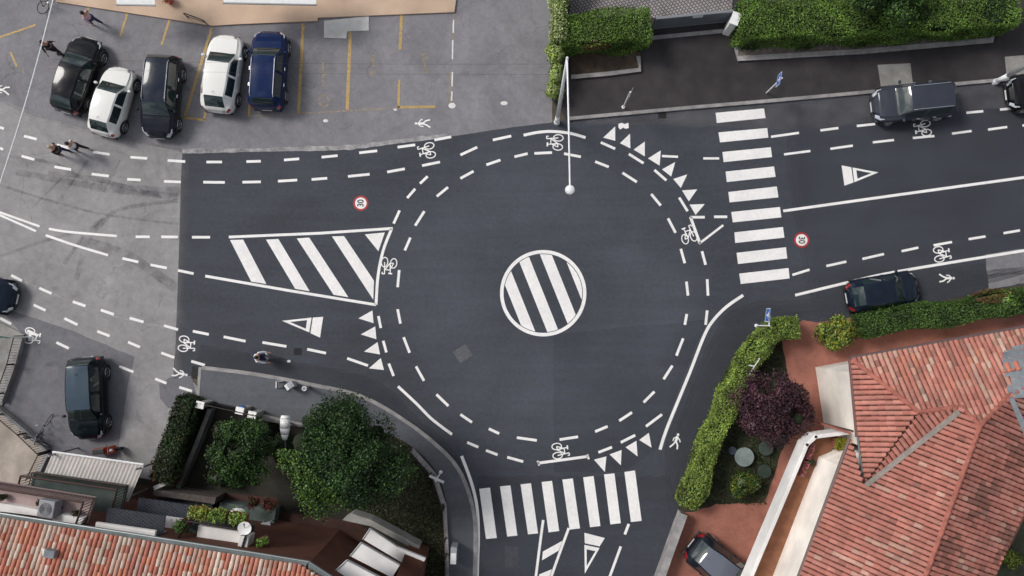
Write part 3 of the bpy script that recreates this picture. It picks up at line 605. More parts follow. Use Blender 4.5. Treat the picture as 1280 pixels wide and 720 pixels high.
def hedge(name, path, z, width, label, pal, dens, leaf, seed, zb=0, mix=None, rough=.1, wvar=None, group=None, k=5):
    q = smooth_path(path, k) if len(path) > 2 else [tuple(np.array(path[0])*(1-i/8)+np.array(path[1])*i/8) for i in range(9)]
    w = [P(x, y, z) for x, y in q]; root = empty(name, (w[0].x, w[0].y, 0), 0, label, 'hedge', group); o = Vector((w[0].x, w[0].y, 0)); w = [p-o for p in w]
    r = np.random.default_rng(seed); seg = [(w[i+1]-w[i]).length for i in range(len(w)-1)]; Lt = sum(seg); n = int(Lt*(width+2*(z-zb))*dens*1.35)
    cum = np.concatenate([[0], np.cumsum(seg)]); W = np.array([list(p) for p in w]); s = r.uniform(0, Lt, n); i = np.clip(np.searchsorted(cum, s)-1, 0, len(seg)-1); f = (s-cum[i])/np.array(seg)[i]
    p = W[i]*(1-f)[:, None]+W[i+1]*f[:, None]; t = W[i+1]-W[i]; t /= np.linalg.norm(t, axis=1)[:, None]; nn = np.stack([-t[:, 1], t[:, 0], np.zeros(n)], 1)
    per = width+2*(z-zb); u = r.uniform(0, per, n); top = u < width; sd = np.where(u < width+(z-zb), 1., -1.); hw = width/2
    off = np.where(top, (u/width-.5)*width, sd*hw); zz = np.where(top, z, zb+(z-zb)*r.uniform(0, 1, n)); e = 1-.25*np.maximum(0, np.abs(off)/hw-.75)
    P_ = p+nn*off[:, None]; P_[:, 2] = zz; nm = np.where(top[:, None], np.array([0, 0, 1.]), nn*sd[:, None])
    bulge = vnoise(P_, 1.6, seed)*rough+r.normal(size=n)*rough*.5; P_ = P_+nm*bulge[:, None]; P_[:, 2] -= np.where(top, (np.abs(off)/hw)**4*.15, 0)
    # ends
    for en, (a, b) in enumerate(((W[0], W[1]), (W[-1], W[-2]))):
        m = int(width*(z-zb)*dens); d = (a-b)/np.linalg.norm(a-b); c2 = np.array([-d[1], d[0], 0]); pe = a+c2*r.uniform(-hw, hw, m)[:, None]+d*r.normal(size=m)[:, None]*.06; pe[:, 2] = r.uniform(zb, z, m)
        P_ = np.concatenate([P_, pe]); nm = np.concatenate([nm, np.tile(d, (m, 1))])
    fo = leaf_mesh('foliage', P_, nm, leaf, pal, root, seed, fac=np.clip(1+.22*vnoise(P_, 2.3, seed+4)+.12*vnoise(P_, 6, seed+7), .45, 1.7))
    if mix:
        for pal2, thr, sc in mix:
            kk = vnoise(P_, sc, seed+9) > thr; leaf_mesh('coloured_foliage', P_[kk]+nm[kk]*.03, nm[kk], leaf, pal2, fo, seed+2)
    core = MB(); a = offset_path(w, hw*.72); b = offset_path(w, -hw*.72)
    for j in range(len(w)-1):
        tp = [Vector((v.x, v.y, z-.32)) for v in (a[j], a[j+1], b[j+1], b[j])]; core.prism(tp, zb)
    core.build('inner_branches', M['core'], fo); return root
G1 = [(.095, .175, .025), (.12, .21, .034), (.072, .14, .022), (.145, .235, .042)]
G2 = [(.045, .095, .018), (.058, .12, .022), (.036, .075, .016), (.08, .145, .028)]
GD = [(.014, .038, .010), (.020, .052, .014), (.028, .065, .016), (.010, .026, .008)]
GY = [(.26, .35, .065), (.33, .41, .09), (.19, .28, .05), (.21, .30, .055)]
GOL = [(.20, .20, .02), (.28, .24, .02), (.10, .13, .02)]
GV = [(.36, .42, .16), (.27, .35, .11), (.20, .28, .08), (.44, .48, .24)]
RB = [(.12, .05, .02), (.16, .06, .03), (.08, .05, .02)]
PU = [(.045, .018, .027), (.065, .026, .036), (.034, .014, .021), (.085, .038, .048)]
BR = [(.035, .038, .014), (.05, .05, .018), (.03, .045, .014)]
hedge('hedge', [(700, 36), (813, 28)], 2.0, 1.55, 'short bright green box hedge behind the lamp post planter', G1, 560, .08, 11, .1, mix=[(RB, 1.15, 1.3)])
hedge('hedge', [(926, 22), (1100, 18), (1274, 6)], 2.0, 1.75, 'long bright green hedge along the north pavement', G1, 520, .085, 12, .1, mix=[(RB, 1.2, 1.1), (GD, .9, 1.6)])
tree('leafy_tree', (1105, -22), 3.6, (2.6, 1.7), 'dark green bushy tree rising behind the long north hedge', 'tree', GD+G2, 16000, .14, 16, 13)
hedge('climbing_plant_hedge', [(703, -60), (699, 20), (697, 48)], 2.2, .42, 'thin yellow green climber on a fence beside the parking lot', GV, 420, .11, 14, .1, rough=.14)
bush('vine_shrub', (696, 60), 2.0, (.55, .62), 'pale yellow green vine shrub touching the short hedge', GV+GY, 2600, .12, 15, hz=2.0)
bush('vine_shrub', (695, 88), 1.7, (.42, .62), 'pale vine shrub growing around the tall lamp post', GV+GY, 1900, .12, 16, hz=1.7)
bush('vine_shrub', (694, 110), 1.4, (.58, .5), 'southern pale vine shrub nearest the base of the lamp post', GV+GY, 2300, .12, 17, hz=1.4)
hedge('curved_hedge', [(999, 409), (966, 417), (940, 450), (915, 497), (895, 545), (875, 595), (862, 634)], 1.4, .86, 'long curved light green hedge between the road and the garden', GY+GY+G1+[(.16, .17, .05), (.10, .12, .03)], 760, .08, 18, 0, mix=[(BR, .9, 1.9)], rough=.09)
hedge('hedge', [(1080, 406), (1120, 400), (1200, 390), (1250, 381), (1310, 370)], 1.4, 1.05, 'dark green hedge behind the parked dark blue car', G2, 600, .085, 19, 0, mix=[(RB, 1.25, .9)])
sheet('leaf_litter', smooth_path([(960, 408), (930, 440), (900, 495), (878, 548), (858, 600), (848, 640)], 5)+smooth_path([(860, 640), (872, 600), (892, 545), (912, 495), (940, 445), (965, 415)], 5), .0262, mottled('leaf_litter', (.085, .055, .04), .5, 6), jag=.05)
bush('golden_shrub', (1054, 417), 1.7, (1.3, 1.0), 'rounded yellow green shrub at the end of the dark green hedge', GOL+GOL+G2+GY, 6500, .12, 20, hz=1.8)
bush('hedge_shrub', (1268, 378), 1.8, (.9, .8), 'bulging green shrub at the right end of the dark green hedge', G2+G1, 3800, .12, 21, hz=1.8)
tree('purple_tree', (967, 514), 3.0, (1.85, 1.85), 'purple leaved ornamental tree in the garden with round slabs', 'tree', PU, 26000, .10, 26, 22, trunk_r=.08, hsc=.75)
bush('garden_bush', (934, 607), 1.2, (.88, .82), 'round green and yellow bush below the round garden slabs', G2+GOL+GD, 5200, .10, 23, hz=1.2)
bush('yellow_shrub', (1272, 702), .9, (.6, .5), 'small bright yellow green shrub at the bottom right corner', GY+GOL, 1600, .10, 24, hz=.9)
hedge('hedge', [(231, 499), (216, 547), (201, 603)], 1.6, .95, 'dark hedge with red brown patch beside the grey street', BR+GD, 480, .10, 25, 0, mix=[(RB, .55, .8)])
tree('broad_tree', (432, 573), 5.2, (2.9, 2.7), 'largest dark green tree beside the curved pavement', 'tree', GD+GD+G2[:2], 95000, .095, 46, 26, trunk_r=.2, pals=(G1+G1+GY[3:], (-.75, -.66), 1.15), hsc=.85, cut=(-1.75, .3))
tree('conifer_tree', (299, 568), 3.4, (1.6, 1.6), 'smaller dark tree left of the largest tree in the garden', 'tree', GD+G2[:2], 26000, .10, 24, 27, trunk_r=.1, hsc=1.0)
bush('conifer_shrub', (318, 540), 1.6, (.8, .6), 'dark shrub behind the garden gate', GD, 2500, .1, 28)
bush('leafy_shrub', (268, 600), 1.3, (.9, .5), 'low dark shrub at the foot of the smaller garden tree', GD+BR, 3000, .11, 35)
bush('leafy_shrub', (270, 540), 1.3, (.5, .6), 'low shrub between the dark hedge wall and the smaller tree', GD+BR, 2000, .11, 36)
bush('dark_shrub', (345, 560), 1.8, (.8, .9), 'dark brown green shrub between the two garden trees', GD+BR, 3000, .11, 29)
# planted ground cover (countless) in the sw garden
n = 16000; px_ = rng.uniform(430, 562, n); py_ = rng.uniform(540, 725, n)
ok = []
for a, b in zip(px_, py_):
    xb = np.interp(b, [545, 562, 590, 630, 690, 740], [490, 518, 543, 556, 560, 560])
    if a < xb and not (a < 470 and b > 650) and not (a < 533 and b > 640+(a-440)*.55): ok.append((a, b))
pt = np.array([list(P(a, b, .05)) for a, b in ok]); pt[:, 2] = rng.uniform(.04, .12, len(pt))
leaf_mesh('grass', pt, np.tile([0, 0, 1.], (len(pt), 1)), .13, [(.055, .055, .022), (.07, .07, .026), (.045, .06, .02), (.03, .045, .013)], None, 31, .5, .3)['kind'] = 'stuff'
pt = []
while len(pt) < 5000:
    a, b = rng.uniform(860, 1005), rng.uniform(425, 630)
    xl = np.interp(b, [425, 500, 560, 640], [960, 915, 890, 870]); xr = np.interp(b, [425, 470, 500, 532, 566, 618], [976, 983, 993, 988, 973, 957])
    if xl < a < xr: p_ = P(a, b, 0); pt.append((p_.x, p_.y, rng.uniform(.04, .12)))
pt = np.array(pt); leaf_mesh('ground_cover', pt, np.tile([0, 0, 1.], (len(pt), 1)), .12, GD+BR, None, 32, .5, .4)['kind'] = 'stuff'
# ================================================================== ROOF TILES
def tiled(name, poly, udir, z_off, parent, pal, pitch=.215, tl=.30, seed=0, base_mat=None, dark=None, coh=.35):
    """poly: list of 3D points on a plane; rows run down the slope, udir = eave direction."""
    p0 = poly[0]; n = Vector((0, 0, 0))
    for i in range(1, len(poly)-1): n += (poly[i]-p0).cross(poly[i+1]-p0)
    n.normalize(); n = n if n.z > 0 else -n
    u = (udir-n*udir.dot(n)).normalized(); v = n.cross(u).normalized(); v = v if v.z < 0 else -v        # v down slope
    q = [((p-p0).dot(u), (p-p0).dot(v)) for p in poly]; u0, u1 = min(a for a, b in q), max(a for a, b in q)
    r = random.Random(seed); V = []; F = []; C = []; k0 = int(math.floor(u0/pitch)); 
    def span(uc):
        xs = []
        for i in range(len(q)):
            (a, b), (c, d) = q[i], q[(i+1) % len(q)]
            if (a <= uc < c) or (c <= uc < a): xs.append(b+(uc-a)/(c-a)*(d-b))
        xs.sort(); return [(xs[i], xs[i+1]) for i in range(0, len(xs)-1, 2)]
    for k in range(k0, int(u1/pitch)+2):
        uc = (k+.5)*pitch
        for lo, hi in span(uc):
            j_prev = None; j = math.floor(lo/tl); ph = r.uniform(-.03, .03)
            while j*tl < hi:
                a, b = max(lo, j*tl+ph), min(hi, (j+1)*tl+ph+.03); j += 1
                if b-a < .02: continue
                c = r.choice(pal) if (j_prev is None or r.random() > coh) else j_prev; j_prev = c; f = r.uniform(.84, 1.16)
                wp = p0+u*uc+v*((a+b)/2)
                if dark: f *= dark(wp, r)
                jit = r.uniform(-.008, .008); nb = len(V); hh = pitch*.42; seg = 5
                for vv, lift, wd in ((a, .0, .42), (b, .022, .465)):
                    for i in range(seg+1):
                        th = math.pi*i/seg; V.append(p0+u*(uc+jit-math.cos(th)*pitch*wd)+v*vv+n*(z_off+lift+math.sin(th)*hh))
                for i in range(seg): F.append((nb+i, nb+i+seg+1, nb+i+seg+2, nb+i+1)); C.append(tuple(x*f for x in c))
                F.append(tuple(nb+seg+1+i for i in range(seg+1))); C.append(tuple(x*f*.4 for x in c))
    me = bpy.data.meshes.new(name); me.from_pydata([tuple(p) for p in V], [], F); me.update()
    at = me.color_attributes.new('Col', 'FLOAT_COLOR', 'CORNER'); arr = []
    for pl, c in zip(me.polygons, C): arr += [c[0], c[1], c[2], 1]*pl.loop_total
    at.data.foreach_set('color', arr)
    o = link(name, me, M['tile'], parent)
    MB().poly(poly if (poly[1]-poly[0]).cross(poly[2]-poly[0]).z > 0 else poly[::-1]).build('roof_deck', base_mat or M['deck'], o)
    return o
M['deck'] = mottled('roof_deck', (.055, .022, .018), .3, 3)
PALR = [(.45, .165, .13), (.48, .19, .15), (.40, .125, .095), (.43, .15, .115), (.38, .12, .092), (.42, .16, .125), (.36, .115, .085), (.44, .18, .14), (.40, .14, .105), (.39, .13, .10), (.41, .14, .11), (.40, .13, .10), (.42, .155, .12), (.48, .28, .22)]
PALN = PALR+[(.47, .27, .20), (.50, .36, .28), (.24, .09, .07), (.44, .15, .09), (.46, .24, .18)]
PALM = [(.46, .16, .10), (.50, .20, .11), (.44, .14, .09), (.50, .27, .19), (.50, .42, .34), (.55, .46, .38), (.42, .12, .075), (.46, .16, .09), (.50, .38, .31), (.38, .11, .08), (.43, .31, .26), (.54, .37, .29), (.42, .13, .08), (.60, .52, .43), (.48, .30, .23)]
# ---- east house
E = 6.5; hs = empty('tiled_house', P(1150, 560, 0), 0, 'cream walled house with red hipped tile roof right of the driveway', 'house'); HO = hs.location.copy()
def rel(p): return p-HO
def roofpoly(pl, pts): return [rel(PPl(x, y, pl)) for x, y in pts]
plN = plane3(P(1064, 449, E), P(1280, 411, E), P(1200, 507, 7.75))
NE = (1330, 402)
ridge1 = PPl(1148, 515, plN); ridge3 = PPl(1224, 532, plN)
plW1 = plane3(P(1064, 449, E), P(1073, 545, E), ridge1)
plW2 = plane3(P(1064, 549, E-.02), P(1000, 718, E-.02), ridge3+Vector((0, 0, .02)))
plV = plane3(P(1080, 607, 6.9), ridge1, PPl(1198, 512, plN))
rt = PPl(1155, 722, plW2)
plE = plane3(ridge3, rt, P(1282, 628, 6.9))
darkE = lambda p, r: (.45 if (math.sin(p.x*2.1+1)*math.sin(p.y*1.7)+r.uniform(-.6, .6) > .45) else 1.0)
tiled('roof', roofpoly(plN, [(1064, 449), (1280, 411), NE, (1330, 455), (1262, 492), (1224, 532), (1200, 508), (1148, 515)]), P(1280, 411, E)-P(1064, 449, E), .02, hs, PALN, seed=1, dark=lambda p, r: .5 if r.random() < .1 else 1.)
tiled('roof', roofpoly(plW1, [(1064, 449), (1148, 515), (1080, 607), (1073, 545)]), P(1073, 545, E)-P(1064, 449, E), .02, hs, PALR[:6], seed=2)
tiled('roof', roofpoly(plV, [(1148, 515), (1200, 508), (1080, 606)]), P(1198, 512, E)-P(1080, 607, E), .02, hs, PALR[:7], seed=3)
tiled('roof', roofpoly(plW2, [(1064, 549), (1080, 606), (1200, 509), (1224, 532), (1155, 722), (1140, 770), (981, 770), (1000, 718)]), P(1000, 718, E)-P(1064, 549, E), .02, hs, PALR, seed=4, dark=lambda p, r: .55 if (r.random() < (.22 if p.y < -4.5 else .03)) else 1.)
tiled('roof', roofpoly(plE, [(1224, 532), (1262, 492), (1330, 455), (1330, 540), (1283, 628), (1240, 722), (1218, 770), (1140, 770), (1155, 722)]), rel(rt)-rel(ridge3), .02, hs, PALR, seed=5, dark=darkE)
def caps(pts, mat, r=.11, name='ridge_caps', zz=.07, tile=True):
    for a, b in zip(pts[:-1], pts[1:]):
        n = max(1, int((b-a).length/.38)); mb = MB()
        for i in range(n): mb.tube(rel(a.lerp(b, i/n))+Vector((0, 0, zz)), rel(a.lerp(b, (i+1.05)/n))+Vector((0, 0, zz-.02)), r*1.0, r*.86, 8)
        mb.build(name, mat, hs)
M['ridge'] = mottled('ridge_tile', (.38, .135, .10), .3, 3)
caps([P(1064, 449, E), ridge1, PPl(1200, 508, plN), ridge3, rt, PPl(1140, 770, plW2)], M['ridge']); caps([ridge3, PPl(1262, 492, plN)], M['ridge'])
def strip(pts, w, mat, name, zz=.10):
    mb = MB()
    for a, b in zip(pts[:-1], pts[1:]):
        d = (b-a).normalized(); s = Vector((-d.y, d.x, 0)).normalized()*w/2; u_ = Vector((0, 0, zz)); mb.prism([rel(a-s)+u_, rel(b-s)+u_, rel(b+s)+u_, rel(a+s)+u_], -5) if False else mb.add([rel(a-s)+u_, rel(b-s)+u_, rel(b+s)+u_, rel(a+s)+u_], [[0, 1, 2, 3]])
    return mb.build(name, mat, hs)
strip([PPl(1080, 606, plW2), PPl(1196, 514, plW2)], .22, mottled('grey_flashing', (.29, .25, .22), .25, 3), 'valley_flashing', .19)
fl = MB()
for q in ([(1253, 438), (1262, 436), (1262, 433), (1290, 428), (1290, 497), (1262, 497), (1258, 495), (1256, 482), (1262, 480), (1261, 470), (1254, 471), (1250, 448)],): fl.poly([rel(PPl(x, y, plN))+Vector((0, 0, .14)) for x, y in q])
fl.poly([rel(PPl(x, y, plN))+Vector((0, 0, .15)) for x, y in [(1257, 495), (1264, 495), (1286, 545), (1278, 545)]]).build('lead_patch', M['flash'], hs)
for qx, qy in ((1267, 458), (1256, 460)):
    tiled('roof_patch', [rel(PPl(x, y, plN))+Vector((0, 0, .1)) for x, y in [(qx-4, qy-5), (qx+4, qy-6), (qx+5, qy+5), (qx-3, qy+6)]], P(1280, 411, E)-P(1064, 449, E), .02, hs, [(.5, .14, .08)], seed=8)
def gut(pts, r, mat, z=0):
    mb = MB(); mb.path([rel(P(x, y, E-.02+z)) for x, y in pts], r, 8); mb.build('gutter', mat, hs)
gut([(1062, 448), (1330, 400)], .085, plain('brown_gutter', (.12, .08, .075), .5)); gut([(1062, 448), (1071, 546)], .075, plain('red_gutter', (.16, .07, .06), .5)); gut([(1062, 548), (980, 770)], .08, plain('dark_gutter', (.15, .10, .09), .5)); gut([(1072, 546), (1080, 606)], .05, M['gutter'], .12)
# walls under the eaves
def wallprism(pts, z1, z0, mat, name='wall'):
    mb = MB(); mb.prism([rel(p) for p in pts], z0); return mb.build(name, mat, hs)
wl = P(1019, 455, 0); wl2 = P(1033, 541, 0); ne = P(1240, 420, 0)
wall_pts = [Vector((p.x, p.y, E-.12)) for p in (P(1019, 459, 0), P(1180, 428, 0), P(1240, 417, 0), P(1240, 520, 0), P(1040, 545, 0), P(1031, 541, 0))]
wallprism(wall_pts, 0, 0, M['cream'])
lw = [Vector((p.x, p.y, E-.14)) for p in (P(1022, 570, 0), P(1060, 545, 0), P(1200, 520, 0), P(1200, 800, 0), P(935, 800, 0))]
pass
# south wing wall: stands behind its balcony
sw = [P(1024, 571, 3.1), P(958, 742, 3.1)]
d_ = (sw[1]-sw[0]).normalized(); inn = Vector((-d_.y, d_.x, 0)); inn = inn if inn.x > 0 else -inn
a0 = Vector((sw[0].x, sw[0].y, E-.16)); a1 = a0+d_*9; ww = [a0, a1, a1+inn*6.5, a0+inn*6.5+Vector((0, 1.6, 0)), a0+inn*1.2+Vector((0, .9, 0))]
for p in ww: p.z = E-.16
wallprism(ww, 0, 0, M['cream'], 'wall')
bal = [P(1009, 556, 3.9), P(1020, 546, 3.9), P(1060, 541, 3.9), P(1040, 580, 3.9), P(962, 770, 3.9), P(921, 765, 3.9)]
fl_ = [Vector((p.x, p.y, 3.05)) for p in bal]; mb = MB(); mb.prism([rel(p) for p in fl_], 2.85); bf = mb.build('balcony', mottled('balcony_tiles', (.26, .115, .065), .25, 2), hs)
pp = MB(); edge = [bal[2], bal[1], bal[0], bal[5]]
for a, b in zip(edge[:-1], edge[1:]):
    d = (b-a).normalized(); s = Vector((-d.y, d.x, 0))*.085; e_ = d*.08; pp.prism([rel(a-s-e_), rel(b-s+e_), rel(b+s+e_), rel(a+s-e_)], 2.8)
pp.build('parapet', M['creamwhite'], bf, bevel=.02)
for a, b, c in ((1030, 532, 0), ):
    mb = MB(); mb.box(rel(P(1031, 531, 3)), (.08, .08, 6)); mb.build('downpipe', M['ridge'], hs)
mb = MB(); mb.path([rel(P(1020, 527, .6)), rel(P(1066, 539, 6.2))], .05); mb.build('pipe', plain('pipe_brown', (.12, .07, .06), .5), hs)
for q, zz in (([(1021, 478), (1030, 477), (1032, 500), (1023, 501)], 0),): pass
def crate(px_, py_, z, c, dims, rz, name, label, cat):
    p = P(px_, py_, z); t = empty(name, (p.x, p.y, z), rz, label, cat); mb = MB(); mb.box((0, 0, dims[2]/2), dims); mb.build('trough', M[c] if isinstance(c, str) else c, t, bevel=.02)
    r = np.random.default_rng(int(px_)); k = int(900*dims[0]*dims[1]/.3)+200; pt = np.stack([r.uniform(-dims[0]/2, dims[0]/2, k), r.uniform(-dims[1]/2, dims[1]/2, k), dims[2]+r.uniform(-.02, .22, k)], 1)
    return t, pt
for i, (a, b, lab) in enumerate(((1010, 563, 'pink flower trough at the top of the white balcony parapet'), (1003, 585, 'pink flower trough lower down the white balcony parapet'))):
    t, pt = crate(a, b, 3.06, 'pot', (.75, .2, .22), ang((1009, 556), (985, 620)), 'flower_trough', lab, 'planter'); leaf_mesh('flowers', pt, np.tile([0, 0, 1.], (len(pt), 1)), .07, [(.45, .10, .15), (.5, .2, .22), (.05, .09, .02)], t, 40+i)
t, pt = crate(1046, 553, 3.06, 'pot', (.5, .5, .4), 0, 'potted_plant', 'yellow leaved pot plant in the corner of the white balcony', 'plant'); leaf_mesh('leaves', pt, np.tile([0, 0, 1.], (len(pt), 1)), .09, GOL, t, 44)
pot = empty('flower_pot', P(1011, 576, 3.06), 0, 'small dark pot between the two pink flower troughs', 'pot'); MB().tube((0, 0, 0), (0, 0, .25), .12, .17, 12).build('pot_body', M['plastic'], pot); MB().ball((0, 0, .3), .16, 8, 6).build('plant_clump', M['core'], pot)
# ---- west house
Z = 7.5; hw_ = empty('brown_house', P(150, 660, 0), 0, 'brown house with mottled cream and red tile roof at bottom left', 'house'); HO = hw_.location.copy(); hs_save = hs; hs = hw_
ea, eb, ec = P(-60, 635, Z), P(330, 698, Z), P(388, 708, Z)
tilt = .34; dd = (eb-ea).normalized(); nin = Vector((dd.y, -dd.x, 0)); nin = nin if nin.y < 0 else -nin
plR = plane3(ea, eb, ea+nin*5+Vector((0, 0, 5*tilt)))
tiled('roof', roofpoly(plR, [(-60, 637), (330, 699), (375, 705), (420, 733), (480, 800), (-60, 800)]), dd, .02, hs, PALM, pitch=.195, seed=11)
gm = MB(); g_ = [P(-70, 630.5, Z), P(322, 691.5, Z), P(386, 702, Z), P(423, 726, Z), P(500, 790, Z)]
for a, b in zip(g_[:-1], g_[1:]):
    d = (b-a).normalized(); s = Vector((d.y, -d.x, 0)); s = s if s.y < 0 else -s; u_ = Vector((0, 0, 0)); gm.prism([rel(a), rel(b), rel(b+s*.30), rel(a+s*.30)], Z-.16)
gm.build('gutter', M['gutter'], hs)
gm = MB()
for a, b in zip(g_[:-1], g_[1:]):
    d = (b-a).normalized(); s = Vector((d.y, -d.x, 0)); s = s if s.y < 0 else -s
    gm.path([rel(a)+Vector((0, 0, .02)), rel(b)+Vector((0, 0, .02))], .03, 6)
gm.build('gutter_lip', plain('gutter_lip_metal', (.3, .33, .33), .4, .5), hs)
wp = [P(-70, 650, Z-.17), P(322, 707, Z-.17), P(376, 716, Z-.17), P(418, 744, Z-.17), P(520, 850, Z-.17), P(-70, 850, Z-.17)]
mb = MB(); mb.prism([rel(p) for p in wp], 0); wall = mb.build('wall', M['brownwall'], hs)
# helper: point on facade
W0, W1 = wp[0], wp[1]; fd = (W1-W0); fd.z = 0; fd.normalize(); fn = Vector((-fd.y, fd.x, 0)); fn = fn if fn.y > 0 else -fn
def onfac(px_, py_, z, out=0):
    p = P(px_, py_, z); s = (p-W0).dot(fd); q = W0+fd*s+fn*out; q.z = z; return q
def facbox(name, px0, px1, py, z, out, h, mat, parent=None, o0=0):
    a = onfac(px0, py, z, 0); b = onfac(px1, py+ (px1-px0)*.17, z, 0); a0_ = a+fn*(out+o0); b0_ = b+fn*(out+o0); a = a+fn*(o0+.002); b = b+fn*(o0+.002)
    mb = MB(); mb.prism([rel(p) for p in (a, b, b0_, a0_)], z-h); return mb.build(name, mat, parent or hs)
for (x0, x1, y, z) in ((120, 194, 652, 6.3), (159, 228, 636, 4.0), (191, 256, 621, 1.7)):
    hd = facbox('window_hood', x0, x1, y, z, .48, .16, M['creamwhite'])
    facbox('window', x0+4, x1-2, y, z-.25, .03, 1.5, M['window'])
    facbox('tiled_ledge', x0+12, x1+10, y, z-1.1, .85, .08, M['bluetile'])
# pink balcony
def balcony(pts, zr, zf, floor_mat, slats=True, rail=M['brown_metal'], n=24, nm='balcony', solid=False):
    f = [P(x, y, zf) for x, y in pts]; q = [Vector((p.x, p.y, zr)) for p in f]; mb = MB(); mb.prism([rel(p) for p in f], zf-.18); o = mb.build(nm, floor_mat, hs)
    rl = MB()
    for a, b in ((q[3], q[0]), (q[0], q[1]), (q[1], q[2])):
        rl.tube(rel(a), rel(b), .045); k = max(2, int((b-a).length/.13))
        for i in range(k+1):
            p = a.lerp(b, i/k); rl.tube(rel(p), rel(Vector((p.x, p.y, zf))), .014, n=5)
        rl.tube(rel(Vector((a.x, a.y, zf+.12))), rel(Vector((b.x, b.y, zf+.12))), .025, n=6)
    rl.build('railing', rail, o); return o
bp = balcony([(-30, 598), (119, 622), (106, 660), (-60, 645)], 6.1, 5.1, M['pink'])
bg = balcony([(42, 590), (159, 607), (150, 645), (34, 622)], 4.0, 3.0, M['greenfloor'])
for q in ([(0, 629), (49, 637), (47, 645), (-2, 639)],[(121, 629), (144, 632), (143, 637), (122, 634)]):
    slabz = 5.4 if q[0][0] < 50 else 2.9; mb = MB(); mb.prism([rel(P(x, y, slabz)) for x, y in q], slabz-.3); mb.build('door_sill', M['creamwhite'], hs)
mb = MB(); a, b, c, d = [rel(P(x, y, 5.5)) for x, y in ((65, 650), (76, 643), (105, 648), (100, 656))]; mb.prism([a, b, c, d], 5.1); mb.build('door_sill', M['creamwhite'], hs)
def acu(px_, py_, z, rz, label):
    p = P(px_, py_, z+.6); t = empty('air_conditioner', (p.x, p.y, z), rz, label, 'air conditioner'); mb = MB(); mb.box((0, 0, .36), (.7, .75, .7)); mb.build('casing', M['acm'], t, bevel=.03)
    g2 = MB()
    for i in range(5): g2.torus((0, 0, .72), .06+.05*i, .008, 'Z', 20, 5)
    g2.build('fan_grille', M['dark_metal'], t); MB().box((0, 0, .06), (.75, .1, .06)).build('foot', M['plastic'], t)
acu(59, 636, 5.12, -R(9), 'grey box shaped unit standing on the pink balcony')
def potp(px_, py_, z, r, lab, c='plastic'):
    t = empty('flower_pot', P(px_, py_, z), 0, lab, 'pot'); MB().tube((0, 0, 0), (0, 0, r*1.5), r*.7, r, 12).build('pot_body', M[c], t); 
    rr = np.random.default_rng(int(px_)); k = 160; pt = np.stack([rr.normal(0, r*.5, k), rr.normal(0, r*.5, k), r*1.5+rr.uniform(0, r*1.2, k)], 1); leaf_mesh('leaves', pt, np.tile([0, 0, 1.], (k, 1)), .08, GD+RB, t, int(px_))
for a, b, lab in ((7, 620, 'dark potted plant at the left end of the pink balcony'), (75, 629, 'small dark pot against the railing of the pink balcony'), (98, 640, 'dark round pot near the right end of the pink balcony'), (54, 627, 'small pot behind the grey unit on the pink balcony')): potp(a, b, 5.12, .14, lab)
# chimney cowl on roof
ch = PPl(67, 690, plR); mb = MB(); mb.box(rel(ch)+Vector((0, 0, .15)), (.42, .3, .4), R(-10)); c_ = mb.build('chimney', M['flash'], hs); MB().box(rel(ch)+Vector((-.28, .0, .1)), (.35, .3, .12), R(-10), ry=R(-20)).build('cowl', M['pale'], c_)
# middle balcony with planters
bm_ = balcony([(246, 645), (318, 657), (308, 690), (226, 680)], 5.2, 4.2, M['greenfloor'], rail=M['dark_metal'])
def planter(x0, y0, x1, y1, z, pal, lab, wd=.35, hh=.35):
    a, b = P(x0, y0, z), P(x1, y1, z); c = (a+b)/2; t = empty('planter', (c.x, c.y, z-hh), math.atan2(b.y-a.y, b.x-a.x), lab, 'planter'); Ln = (b-a).length
    MB().box((0, 0, hh/2), (Ln, wd, hh)).build('trough', M['pot'], t, bevel=.02); r = np.random.default_rng(int(x0)); k = int(Ln*900); pt = np.stack([r.uniform(-Ln/2, Ln/2, k), r.normal(0, wd*.4, k), hh+r.uniform(0, .3, k)], 1)
    leaf_mesh('foliage', pt, np.tile([0, 0, 1.], (k, 1)), .1, pal, t, int(x0))
planter(238, 638, 260, 642, 5.1, GY+GOL, 'planter with the brightest yellow green foliage above the green balcony'); planter(262, 642, 284, 645, 5.1, G1+GY, 'middle planter with light green foliage at the green balcony edge'); planter(288, 645, 308, 649, 5.1, G1+GY, 'planter with light green foliage nearest the satellite dish'); planter(222, 662, 232, 652, 5.0, G2, 'dark green planter on the left side of the green balcony'); planter(327, 672, 330, 680, 4.8, G1, 'small leafy planter right of the white cabinet')
# satellite dish + white cabinet
dp = P(306, 660, 5.6); t = empty('satellite_dish', (dp.x, dp.y, 4.25), 0, 'round white satellite dish on the green floored balcony', 'satellite dish')
mb = MB(); ra = []; 
for j in range(5):
    rr_ = .3*j/4
    for i in range(20): ra.append(Vector((rr_*math.cos(i*math.pi/10), rr_*math.sin(i*math.pi/10)*.95, 1.35+rr_*rr_*.5)))
mb.add(ra, [[j*20+i, j*20+(i+1) % 20, (j+1)*20+(i+1) % 20, (j+1)*20+i] for j in range(4) for i in range(20)]); mb.build('dish', M['whitep'], t, True); MB().tube((0, 0, 0), (0, 0, 1.35), .025).build('mast', M['metal'], t); MB().tube((0, 0, 1.36), (.05, .2, 1.6), .012).ball((.05, .2, 1.6), .04, 8, 6).build('receiver', M['plastic'], t)
t = empty('white_cabinet', P(312, 673, 4.25), R(-8), 'white upright cabinet beside the satellite dish', 'cabinet'); MB().box((0, 0, .45), (.42, .62, .9)).build('casing', M['whitep'], t, bevel=.03); MB().box((-.215, 0, .45), (.01, .55, .8)).build('door_panel', M['sign_w'], t)
